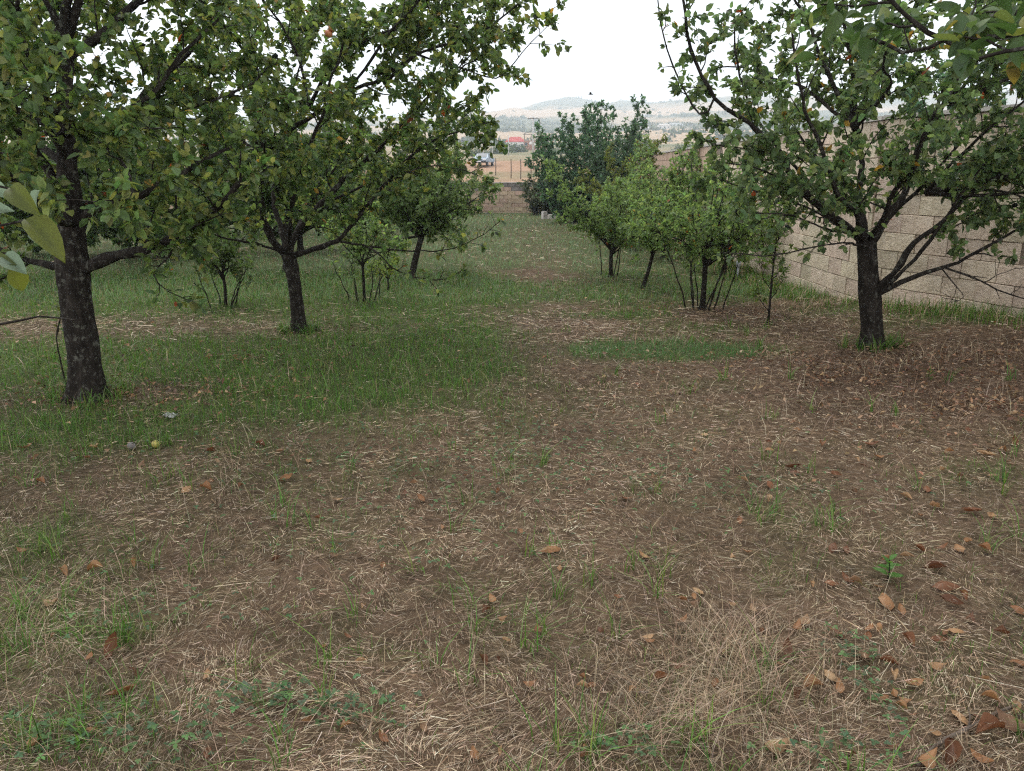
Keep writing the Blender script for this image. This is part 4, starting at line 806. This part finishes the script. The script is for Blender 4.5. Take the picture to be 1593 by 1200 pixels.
# leaf litter
x, y = scatter(85000, 3.6, 12, rg); keep = rg.random(len(x)) < .62 * leafy_at(x, y) ** 1.3 * np.clip(2.4 * fbm(x * 2.5, y * 2.5, 141) - .6, .15, 1) + .004; x, y = x[keep], y[keep]; n = len(x)
pos = np.stack([x, y, gz(x, y) + .014 + .03 * rg.random(n)], 1); a = rg.random(n) * 6.28; ax = np.stack([np.cos(a), np.sin(a), rg.normal(0, .25, n)], 1); nm = np.stack([rg.normal(0, .45, n), rg.normal(0, .45, n), np.ones(n)], 1)
LC = [(.18, .10, .055), (.25, .155, .085), (.12, .068, .04), (.30, .20, .12), (.10, .06, .04), (.20, .105, .055)]
me = leaves_mesh('leaf_litter', pos, ax, nm, rg.uniform(.022, .052, n), rg.uniform(.014, .03, n), np.clip(vary(LC, n, .25), .01, .6), rg.uniform(-.5, .5, n), fold=.6, detail=False)
tag(put('leaf_litter', me, M['litter']), 'brown leaf litter spread under the apple trees', 'leaf litter', kind='stuff')
# clover and small weeds
x, y = [], []
for px, py, sx, sy, k in ((300, 1150, .2, .07, 75), (120, 1165, .16, .06, 60), (410, 1090, .10, .03, 60), (540, 1115, .10, .035, 80), (30, 1160, .15, .08, 45), (1290, 1180, .12, .04, 40), (1355, 1090, .03, .08, 30), (960, 1170, .07, .03, 40), (720, 740, .5, .25, 260), (1130, 760, .4, .2, 200), (830, 690, .5, .3, 300), (600, 830, .6, .3, 160), (1330, 1020, .05, .07, 40), (240, 950, .2, .1, 60), (400, 700, .6, .3, 200)):
    c = G(px, py); x.append(c[0] + rg.normal(0, sx, k)); y.append(c[1] + rg.normal(0, sy, k))
x = np.concatenate(x); y = np.concatenate(y); n = len(x); hgt = rg.uniform(.015, .06, n); rep = 3
pos = np.repeat(np.stack([x, y, gz(x, y) + hgt], 1), rep, axis=0); a = np.repeat(rg.random(n) * 6.28, rep) + np.tile([0, 2.09, 4.19], n); ax = np.stack([np.cos(a), np.sin(a), rg.normal(.05, .25, n * rep)], 1)
nm = np.stack([rg.normal(0, .25, n * rep), rg.normal(0, .25, n * rep), np.ones(n * rep)], 1); Ls = np.repeat(rg.uniform(.008, .017, n), rep)
me = leaves_mesh('clover', pos, ax, nm, Ls, Ls * .75, np.repeat(np.clip(vary([(.07, .13, .045), (.08, .15, .05), (.06, .11, .05), (.065, .10, .05)], n, .2), .01, .5), rep, axis=0), np.full(n * rep, .15), fold=.3)
tag(put('clover', me, M['blade']), 'low green clover and weeds creeping over the thatch', 'clover', kind='stuff')

# ------------------------------------------------------------------ fallen leaves that can be told apart
def curled(k, w, cx, cy_, tear):
    rg = np.random.default_rng(600 + k); t = np.linspace(0, 1, 6); hw = np.array([.05, .55, .95, 1, .7, 0]) * w / 2; V = []
    for i, (a, b) in enumerate(zip(t, hw)):
        for s in (-1, -.5, 0, .5, 1):
            zc = cx * (a - .5) ** 2 * 2 + cy_ * s * s * b * 1.6 + rg.normal(0, .022)
            V.append((a - .5 + rg.normal(0, .015), s * b * (1 - .35 * abs(cy_)) + rg.normal(0, .015) + tear * a * .1, zc + .04))
    F = [(i * 5 + j, i * 5 + j + 1, i * 5 + j + 6, i * 5 + j + 5) for i in range(5) for j in range(4)]
    V = np.array(V); V[:, 2] -= V[:, 2].min(); me = mesh_np('fallen_leaf', V, F, smooth=True); me.materials.append(M['fallen']); return me
FL = [curled(i, w, a, b, c) for i, (w, a, b, c) in enumerate([(.55, .3, .4, 0), (.6, -.2, .7, .5), (.5, .5, .2, -1), (.65, .15, -.5, .6), (.45, .1, .9, 0), (.6, -.35, -.3, 1)])]
FG = 'fallen leaves on the dry grass'
def fallen(px, py, size_px, rz, label, v, tilt=(0, 0), lift=.012):
    p = G(px, py); dist = math.sqrt(p[0] ** 2 + p[1] ** 2 + (EYE - p[2]) ** 2); o = put('fallen_leaf', FL[v % 6])
    o.location = (p[0], p[1], p[2] + lift); s = min(.1, size_px * dist / FPX * .95); o.scale = (s, s, s); o.rotation_euler = (tilt[0], tilt[1], rz); return tag(o, label, 'leaf', FG)
fallen(178, 1018, 40, 1.2, 'tan pointed fallen leaf standing up beside the grass tuft, lower left', 0, (.2, -1.0), .03)
fallen(1205, 1170, 44, .3, 'broad tan fallen leaf at the bottom edge, right of centre', 3, (.3, .1))
fallen(1221, 1022, 30, 1.5, 'pointed tan fallen leaf propped upright in the dry stalks', 2, (.1, -.9), .03)
fallen(1540, 1146, 62, .2, 'large dark brown crumpled leaf beside the fallen stick', 1)
fallen(1577, 1135, 45, 2.2, 'large tan leaf at the right edge above the fallen stick', 3)
fallen(857, 862, 36, .1, 'orange-brown fallen leaf alone near the middle of the thatch', 5)
fallen(751, 1033, 30, 2.0, 'small orange leaf on the bare thatch, lower centre', 4, (.4, 0))
fallen(1575, 693, 20, 1.4, 'pale tan leaf standing on edge at the right side of the picture', 0, (.2, -1.2), .02)
SH = 'rust-brown curled leaf lying on the dry grass'; SM = 'small dry brown leaf lying on the thatch'
spots = [(1253, 975, 30), (1172, 955, 24), (1263, 1075, 36), (1240, 1087, 32), (1308, 1077, 26), (1290, 1058, 28), (1345, 1027, 32), (1382, 1036, 28), (1418, 1068, 30), (1374, 1090, 18), (1400, 1106, 20), (1490, 1123, 32), (1375, 941, 38), (1452, 889, 34),
         (1470, 917, 40), (1498, 932, 26), (1478, 942, 34), (1400, 955, 24), (1555, 992, 24), (1585, 955, 26), (1582, 1038, 30), (1460, 1003, 26), (1412, 1003, 28), (1508, 968, 22), (1530, 860, 22), (1296, 858, 22), (1262, 914, 18), (1292, 912, 24), (1316, 907, 26),
         (1140, 945, 14), (1304, 992, 20), (1186, 988, 22), (1112, 1070, 22), (1095, 1144, 26), (1475, 1180, 46), (1440, 1190, 40), (1530, 1190, 36), (1410, 870, 20), (1430, 858, 22), (1366, 715, 18), (1330, 770, 20), (1300, 742, 18), (1490, 858, 22), (1510, 800, 26), (1540, 808, 22),
         (630, 773, 20), (775, 768, 18), (525, 782, 18), (437, 706, 18), (405, 695, 22), (480, 720, 18), (972, 780, 20), (1000, 870, 22), (870, 888, 14), (960, 934, 18), (780, 968, 18), (838, 985, 20), (1030, 1060, 26), (905, 1075, 20), (920, 1072, 18), (985, 1080, 16), (935, 986, 20), (658, 1137, 22),
         (595, 1155, 26), (740, 1180, 24), (780, 1175, 20), (190, 1085, 40), (100, 895, 30), (150, 890, 26), (80, 945, 26), (138, 1030, 20), (60, 1160, 34), (210, 880, 24), (430, 875, 20), (505, 1012, 16), (540, 995, 14), (480, 1127, 22), (325, 1180, 24), (40, 700, 20), (145, 700, 18), (220, 728, 20), (65, 755, 18), (320, 765, 24), (290, 765, 22),
         (1150, 815, 18), (1200, 760, 22), (1235, 740, 22), (1440, 765, 20), (1465, 735, 18), (1080, 705, 14), (1095, 680, 14)]
rg5 = np.random.default_rng(55)
for i in range(85):
    u_ = rg5.random(); spots.append((float(rg5.uniform(1050, 1590) if u_ < .62 else rg5.uniform(20, 1050)), float(rg5.uniform(690, 1190)), float(rg5.uniform(13, 25))))
for i, (px, py, s) in enumerate(spots):
    where = 'the bare corner by the fallen stick' if px > 1380 and py > 1040 else 'the leaf-strewn thatch at the right' if px > 1130 else 'the left-hand grass' if px < 520 else 'the open middle of the thatch'
    fallen(px, py, s, rng.random() * 6.28, ('rust-brown curled leaf' if s >= 24 else 'small dry brown leaf') + ' lying on ' + where, int(rng.integers(0, 6)), (rng.normal(0, .25), rng.normal(0, .25)))

# ------------------------------------------------------------------ small things on the ground
def fruit(name, p, r, m_, label, cat, parent=None, origin=None, stalk=True):
    th = np.linspace(0, math.pi, 9); prof = [(r * math.sin(a) * (1 + .08 * math.cos(a)), r * (.92 * math.cos(a) - .22 * math.exp(-(a / .35) ** 2) + .12 * math.exp(-((math.pi - a) / .35) ** 2))) for a in th]
    V, F = [], []; S = 12
    for a, b in prof:
        for j in range(S): V.append((a * math.cos(j * 2 * math.pi / S), a * math.sin(j * 2 * math.pi / S), b))
    for i in range(8):
        for j in range(S): F.append((i * S + j, (i + 1) * S + j, (i + 1) * S + (j + 1) % S, i * S + (j + 1) % S))
    me = mesh_np(name, V, F, smooth=True); o = put(name, me, m_, parent); o.location = p if parent is None else p - origin; o.rotation_euler = (.5, .3, 1)
    if stalk:
        mb = MB(); mb.tube([(0, 0, r * .62), (.003, 0, r * .95), (.008, 0, r * 1.25)], [.0022, .0018, .0024], 5); mb.build('stalk', M['bark'], o)
    if label: tag(o, label, cat)
    return o
p = G(243, 697); fruit('apple', p + np.array((0, 0, .022)), .024, M['yapple'], 'yellow apple fallen in the grass at lower left', 'apple')
p = G(205, 700); fruit('shrivelled_fruit', p + np.array((0, 0, .022)), .024, M['greyfruit'], 'small grey shrivelled fruit left of the yellow apple', 'fruit')
T2o = [o for o in bpy.data.objects if o.name.startswith('apple_tree')][1]
for x_, y_ in ((517, 44), (511, 53)):
    fruit('apple', W(x_, y_, D2 - .9), .034, M['apple'], None, None, T2o, np.array(b2))
p = G(266, 650); rg3 = np.random.default_rng(8); V = []; F = []
for i in range(5):
    for j in range(8): V.append((.05 * (i / 4 - .5) * 1.6 + rg3.normal(0, .004), .035 * (j / 7 - .5) * 1.4 + rg3.normal(0, .004), .02 + .018 * math.sin(i * 1.7) * math.cos(j * 1.1) + rg3.normal(0, .004)))
for i in range(4):
    for j in range(7): F.append((i * 8 + j, (i + 1) * 8 + j, (i + 1) * 8 + j + 1, i * 8 + j + 1))
o = put('scrap', mesh_np('scrap', V, F), M['scrap']); o.location = p; tag(o, 'crumpled pale scrap on the ground near the thick left trunk', 'scrap')
# pale upturned leaf on the clover
o = fallen(380, 1086, 26, 1.9, 'pale silvery leaf lying on the clover, lower left', 0, (.5, -.4), .03); me = o.data.copy(); me.materials.clear(); me.materials.append(M['pale']); o.data = me
# seedling with glossy leaves
p = G(1380, 903); sd_ = empty('seedling', p, 'small bright green leafy seedling in the thatch, lower right', 'seedling')
mb = MB(); mb.tube([(0, 0, -.01), (.004, 0, .04), (0, .004, .085)], [.003, .0025, .0018], 5); mb.build('stem', M['bark'], sd_)
M['bright'] = leaf_mat('bright_green_leaf', attr=False, gloss=.4, fine=40, stops=[(0, (.05, .14, .02)), (1, (.09, .20, .035))]); LB = leaf_variant(77, .55, .25, .1); LB.materials.append(M['bright'])
for i in range(9):
    o = put('leaf', LB, (), sd_); a = i * 2.4; L = .062 - .003 * i; o.location = (0, 0, .012 + .009 * i); o.scale = (L, L, L); o.rotation_euler = (rng.normal(0, .2), -.35 - .06 * i, a)
# stick, lower right
pts = [G(1425, 1199), G(1470, 1160), G(1530, 1128), G(1600, 1098)]; pts = [p_ + np.array((0, 0, .018)) for p_ in pts]; ln = smooth_line(pts, .03, rng, .002); mb = MB(); mb.tube(ln, np.linspace(.006, .0045, len(ln)), 7)
q = ln[len(ln) // 2]; mb.tube([q, q + (.02, .03, .012), q + (.03, .06, .02)], [.003, .0025, .0015], 5)
st = mb.build('stick', M['post'], None, smooth=True); tag(st, 'thin brown fallen stick across the bottom right corner', 'stick')
# standpipe by the wall
p = G(1147, 436); p = np.array((p[0], p[1], float(gz(p[0], p[1])))); sp_ = empty('standpipe', p, 'small grey metal standpipe in front of the wall foot', 'pipe')
mb = MB(); mb.tube([p, p + (0, 0, .22)], [.018, .018], 10); mb.build('pipe', M['metal'], sp_, smooth=True, origin=p)
mb = MB(); mb.tube([p + (0, 0, .2), p + (0, 0, .205), p + (0, 0, .29), p + (0, 0, .3)], [.02, .034, .034, .02], 10); mb.build('cap', M['metal'], sp_, smooth=True, origin=p)
# pale stone near the thicket
p = np.array((1.35, 33.0, float(gz(1.35, 33)))); mb = MB(); mb.box(p + (0, 0, .14), (.2, .24, .34), .4, .85); mb.box(p + (.35, .1, .08), (.42, .3, .2), .2, .8); tag(mb.build('stone', M['coping'], None, origin=(0, 0, 0)), 'pale broken stone lying by the foot of the thicket', 'stone')

# ------------------------------------------------------------------ beyond the wall: fence posts, poles, car, houses
def on_hill(px, D):
    p = W(px, 250, D); return np.array((p[0], D, float(hz_at(np.array([p[0]]), np.array([D]))[0])))
for i, (px, D, h) in enumerate(((771, 80, 1.6), (795, 76, 1.75), (810, 74, 1.8), (826, 74, 1.5))):
    p = on_hill(px, D); mb = MB(); mb.tube([p - (0, 0, .2), p + (.02, 0, h * .5), p + (.0, 0, h), p + (0, 0, h + .03)], [.05, .047, .045, .02], 7)
    tag(mb.build('fence_post', M['post'], None, smooth=True), ('leaning' if i == 9 else ['first', 'second', 'third', 'fourth', 'fifth', 'sixth'][i]) + ' thin brown post from the left in the field fence behind the low wall', 'fence post', 'posts in the brown field')
def pole(px, D, h, label, arm=True, r=.13):
    p = on_hill(px, D); o = empty('utility_pole', p, label, 'utility pole', 'utility poles on the hillside')
    mb = MB(); mb.tube([(0, 0, -.3), (0, 0, h * .5), (0, 0, h)], [r, r * .9, r * .75], 8); mb.build('pole', M['concrete'], o, smooth=True)
    if arm:
        mb = MB(); mb.box((0, -r, h - .35), (1.9, .12, .14)); mb.build('crossarm', M['post'], o)
        for s in (-.8, 0, .8):
            mb = MB(); mb.tube([(s, -r, h - .28), (s, -r, h - .2), (s, -r, h - .08)], [.05, .09, .04], 6); mb.build('insulator', M['white_wall'], o)
pole(829, 150, 7.2, 'tall pale concrete pole on the crest of the brown field', r=.17)
pole(834, 168, 6.2, 'thinner pale pole just right of the tall one on the field crest', arm=False, r=.12)
pole(752, 150, 6.2, 'pale pole rising right behind the parked car', r=.14)
pole(766, 170, 3.6, 'short pale post right of the parked car', arm=False)
pole(791, 185, 4.4, 'short pale post beside the red-roofed house', arm=False)
pole(840, 330, 11, 'dark lattice-topped pole above the unfinished house')
pole(868, 260, 7, 'slim pole left of the plum thicket top')
for px, D, h, lab in ((1023, 420, 9, 'pole with crossarm standing right of the thicket on the slope'), (1072, 380, 8, 'pole among the bare twigs on the right slope'), (1000, 900, 10, 'leftmost of the tiny poles along the upper right hillside'), (1018, 950, 10, 'second of the tiny poles along the upper right hillside'), (1048, 1000, 10, 'third of the tiny poles along the upper right hillside'), (956, 850, 10, 'tiny pole on the slope just over the thicket top')):
    pole(px, D, h, lab)
# car
p = on_hill(752, 92); car = empty('car', p + np.array((0, 0, .02)), 'small silver-blue hatchback parked facing the garden, up beyond the wall', 'car', rz=R(-12))
prof = [(-2.0, .45), (-2.02, .62), (-1.9, .80), (-1.0, .95), (-.25, 1.40), (1.0, 1.43), (1.75, 1.0), (1.98, .92), (2.0, .45)]   # along y, front at -y
V = []; F = []; k = len(prof)
for s in (-1, 1):
    for a, z in prof: V.append((s * (.84 if z < .97 else .62), a, z))
    for a, z in prof: V.append((s * (.80 if z < .97 else .58), a, z + (.02 if z > .5 else 0)))
A_, B_ = 0, 2 * k
F.append(tuple(range(0, k))[::-1]); F.append(tuple(range(2 * k, 3 * k)))
for i in range(k): F.append((i, (i + 1) % k, 2 * k + (i + 1) % k, 2 * k + i))
V2 = V[:k] + V[2 * k:3 * k]; F2 = [F[0], tuple(range(k, 2 * k))] + [(i, (i + 1) % k, k + (i + 1) % k, k + i) for i in range(k)]
me = bpy.data.meshes.new('body'); me.from_pydata(V2, [], F2); put('body', me, M['car'], car)
mb = MB(); mb.add([(-.58, -.99, .99), (.58, -.99, .99), (.52, -.32, 1.38), (-.52, -.32, 1.38), (-.58, -.95, .97), (.58, -.95, .97), (.52, -.28, 1.36), (-.52, -.28, 1.36)], [(0, 1, 2, 3), (4, 7, 6, 5), (0, 4, 5, 1), (2, 6, 7, 3)]); mb.build('windscreen', M['glass'], car)
for s in (-1, 1):
    mb = MB(); mb.add([(s * .86, -.80, 1.0), (s * .86, 1.2, 1.0), (s * .655, .95, 1.37), (s * .655, -.25, 1.36)], [(0, 1, 2, 3)]); mb.build('side_window', M['glass'], car)
    mb = MB(); mb.box((s * .60, -1.99, .72), (.34, .1, .15)); mb.build('headlight', M['lamp'], car)
    mb = MB(); mb.box((s * .93, -.75, 1.02), (.16, .10, .11)); mb.build('mirror', M['car'], car)
    for yy in (-1.25, 1.25):
        mb = MB(); mb.tube([(s * .64, yy, .3), (s * .66, yy, .3), (s * .85, yy, .3), (s * .87, yy, .3)], [.26, .30, .30, .26], 18); w_ = mb.build('wheel', M['rubber'], car)
        mb = MB(); mb.tube([(s * .86, yy, .3), (s * .885, yy, .3)], [.18, .15], 14); mb.build('rim', M['metal'], w_)
mb = MB(); mb.box((0, -2.03, .70), (.62, .06, .10)); mb.build('grille', M['rubber'], car)
mb = MB(); mb.box((0, -2.04, .46), (1.62, .12, .2)); mb.build('bumper', M['rubber'], car)
mb = MB(); mb.box((0, -2.105, .50), (.5, .012, .1)); mb.build('number_plate', M['white_wall'], car)
# houses
def house(px, D, w, d, h, rh, wallm, roofm, label, nwin=3, sink=.3):
    p = on_hill(px, D); o = empty('house', p, label, 'house', 'houses on the slope'); mb = MB(); mb.box((0, 0, h / 2 - sink), (w, d, h + sink)); mb.build('wall', wallm, o)
    e = .4; mb = MB(); z = h; mb.add([(-w / 2 - e, -d / 2 - e, z - .05), (w / 2 + e, -d / 2 - e, z - .05), (w / 2 + e, d / 2 + e, z - .05), (-w / 2 - e, d / 2 + e, z - .05), (-w / 2 + rh, 0, z + rh), (w / 2 - rh, 0, z + rh)], [(0, 1, 5, 4), (2, 3, 4, 5), (1, 2, 5), (3, 0, 4), (0, 3, 2, 1)]); mb.build('roof', roofm, o)
    for i in range(nwin):
        x = (i + .5) / nwin * w - w / 2; mb = MB(); mb.box((x, -d / 2 - .03, h * .52), (w / nwin * .45, .1, h * .45)); f_ = mb.build('window', M['white_wall'], o)
        mb = MB(); mb.box((x, -d / 2 - .09, h * .52), (w / nwin * .36, .05, h * .37)); mb.build('pane', M['glass'], f_)
    return o
house(802, 265, 6.2, 5, 2.5, 1.6, M['white_wall'], M['red_roof'], 'house with a plain red roof beyond the car')
house(1048, 800, 13, 8, 3.6, .5, M['white_wall'], M['white_wall'], 'long white flat-roofed house with dark windows on the right slope', 4)
house(1030, 620, 9, 7, 2.5, 1.5, M['white_wall'], M['coping'], 'low pale-roofed house below the long white one')
house(1060, 640, 6, 6, 2.5, 1.3, M['white_wall'], M['coping'], 'small pale house at the right end of the slope hamlet', 2)
house(1002, 640, 8, 6, 2.5, 1.2, M['concrete'], M['coping'], 'greyish low house nearest the thicket on the slope', 2)
house(1000, 1050, 10, 7, 3, 1, M['white_wall'], M['white_wall'], 'tiny white house high on the right hillside', 2)
# unfinished brick house
p = on_hill(831, 250); uh = empty('unfinished_house', p, 'unfinished brick house with bare frame and white patches beyond the field', 'house')
mb = MB(); mb.box((0, 0, 1.2), (6.5, 5, 3.0)); mb.build('wall', M['brick'], uh)
for i, x_ in enumerate((-2.6, -1.2, .3, 1.7, 2.8)):
    mb = MB(); mb.box((x_, -2.54, 1.7 + .3 * (i % 2)), (.75, .1, .8)); mb.build('panel', M['white_wall'] if i % 3 else M['glass'], uh)
for x_ in (-3.1, -1, 1, 3.1):
    mb = MB(); mb.box((x_, -2.3, 3.6), (.22, .22, 1.8)); mb.build('post', M['post'], uh)
mb = MB(); mb.box((0, -2.3, 4.55), (6.8, .25, .2)); mb.tube([(-3.4, -2.3, 4.6), (0, -2.3, 6.0), (3.4, -2.3, 4.6)], [.1, .1, .1], 5); mb.build('roof_frame', M['post'], uh)
# bird
p = W(919, 147, 60); mb = MB(); mb.tube([p + (-.17, 0, 0), p + (-.08, 0, .01), p + (.06, 0, .01), p + (.2, 0, 0)], [.01, .045, .05, .01], 6)
mb.add([p + (.07, 0, .03), p + (-.06, 0, .03), p + (-.12, -.3, .12), p + (.0, -.34, .13), p + (.03, .3, .12), p + (-.1, .3, .12)], [(0, 1, 2, 3), (1, 0, 4, 5)]); tag(mb.build('bird', M['rubber'], None), 'small dark bird in the white sky over the thicket', 'bird')
# bushes along the road, each a clump of leaf faces
def bush_mesh(k, n, cols):
    rg = np.random.default_rng(700 + k); P = rg.normal(0, 1, (n, 3)); P = nrm(P) * (rg.random((n, 1)) ** .45); P *= (1 + .45 * (fbm(P[:, 0] * 2.2 + k, P[:, 2] * 2.2, k)[:, None] - .5) * 2); P[:, 2] = np.abs(P[:, 2] * .9 + .25)
    me = leaves_mesh('foliage', P, rg.normal(0, 1, (n, 3)), nrm(P) + rg.normal(0, .5, (n, 3)), np.full(n, .22), np.full(n, .15), np.clip(leaf_cols(n, cols, .3, rg, 0), .01, .4), np.zeros(n), detail=False); me.materials.append(M['leaf']); return me
BM = [bush_mesh(i, 420, [(.055, .085, .04), (.07, .10, .045), (.045, .07, .035)]) for i in range(4)]
names = ['first', 'second', 'third', 'fourth', 'fifth', 'sixth', 'seventh', 'eighth', 'ninth', 'tenth']
for i, (px, D, r) in enumerate(((742, 160, 2.6), (772, 200, 2.6), (784, 215, 2.8), (797, 225, 3.0), (811, 225, 2.6), (846, 210, 2.2), (858, 190, 2.4), (872, 200, 3.0), (1010, 240, 3.0), (1062, 200, 2.6))):
    p = on_hill(px, D); o = put('roadside_bush', BM[i % 4]); o.location = p - np.array((0, 0, .2)); o.scale = (r * (1.1 + .3 * rng.random()), r, r * .8); o.rotation_euler = (0, 0, i * 1.3)
    tag(o, names[i] + ' dark green roadside bush from the left beyond the brown field', 'bush', 'bushes beyond the field')
# scrub dotting the hills: one mass
rg4 = np.random.default_rng(17); D = 360 * (1780 / 360) ** rg4.random(5200); u = rg4.uniform(-.5, .5, 5200); X = u * D; f_ = fbm(X / 70, D / 110, 57); dens = np.clip((f_ - .42) * 5, 0, 1) * np.where((D > 1090) & (D < 1290), .12, 1) * np.where(D < 600, .3, 1); kp = rg4.random(5200) < dens; X, D = X[kp], D[kp]
Z = hz_at(X, D); n = len(X); m_ = 20; P = nrm(rg4.normal(0, 1, (n, m_, 3))) * rg4.random((n, m_, 1)) ** .4; P[..., 2] = np.abs(P[..., 2]) * .75; S = rg4.uniform(1.6, 4.4, n)[:, None, None]; P = (P * S * np.array((1.3, 1.0, .8)) + np.stack([X, D, Z], 1)[:, None, :]).reshape(-1, 3); n2 = len(P)
Ls = np.repeat(S.ravel() * .75, m_); me = leaves_mesh('hillside_scrub', P, rg4.normal(0, 1, (n2, 3)), rg4.normal(0, .6, (n2, 3)) + np.array((0, -.3, 1)), Ls, Ls * .7, np.clip(leaf_cols(n2, [(.05, .075, .04), (.065, .09, .045), (.04, .06, .035)], .25, rg4, 0), .01, .4), np.zeros(n2), detail=False)
tag(put('hillside_scrub', me, M['leaf']), 'dark scrub dotting the distant hillside', 'scrub', kind='stuff')

# ------------------------------------------------------------------ haze
me = bpy.data.meshes.new('haze'); x0, x1, y0, y1, z0, z1 = -2600, 2600, -40, 2000, -5, float(HZ.max()) + 12
me.from_pydata([(x0, y0, z0), (x1, y0, z0), (x1, y1, z0), (x0, y1, z0), (x0, y0, z1), (x1, y0, z1), (x1, y1, z1), (x0, y1, z1)], [], [(0, 3, 2, 1), (4, 5, 6, 7), (0, 1, 5, 4), (1, 2, 6, 5), (2, 3, 7, 6), (3, 0, 4, 7)])
m = bpy.data.materials.new('haze'); m.use_nodes = True; t = m.node_tree; t.nodes.clear(); pv = N(t, 'ShaderNodeVolumePrincipled'); pv.inputs['Color'].default_value = (.82, .92, 1.0, 1); pv.inputs['Density'].default_value = .0007; pv.inputs['Anisotropy'].default_value = .7
oo = N(t, 'ShaderNodeOutputMaterial'); t.links.new(pv.outputs[0], oo.inputs['Volume'])
hz = put('haze', me, m); tag(hz, 'pale bluish haze over the valley', 'haze', kind='stuff')
tri = 0
for o in bpy.data.objects:
    if o.type == 'MESH': tri += sum(max(0, len(p.vertices) - 2) for p in o.data.polygons) if len(o.data.polygons) < 50 else len(o.data.loops) - 2 * len(o.data.polygons)
print('TRIS', tri)
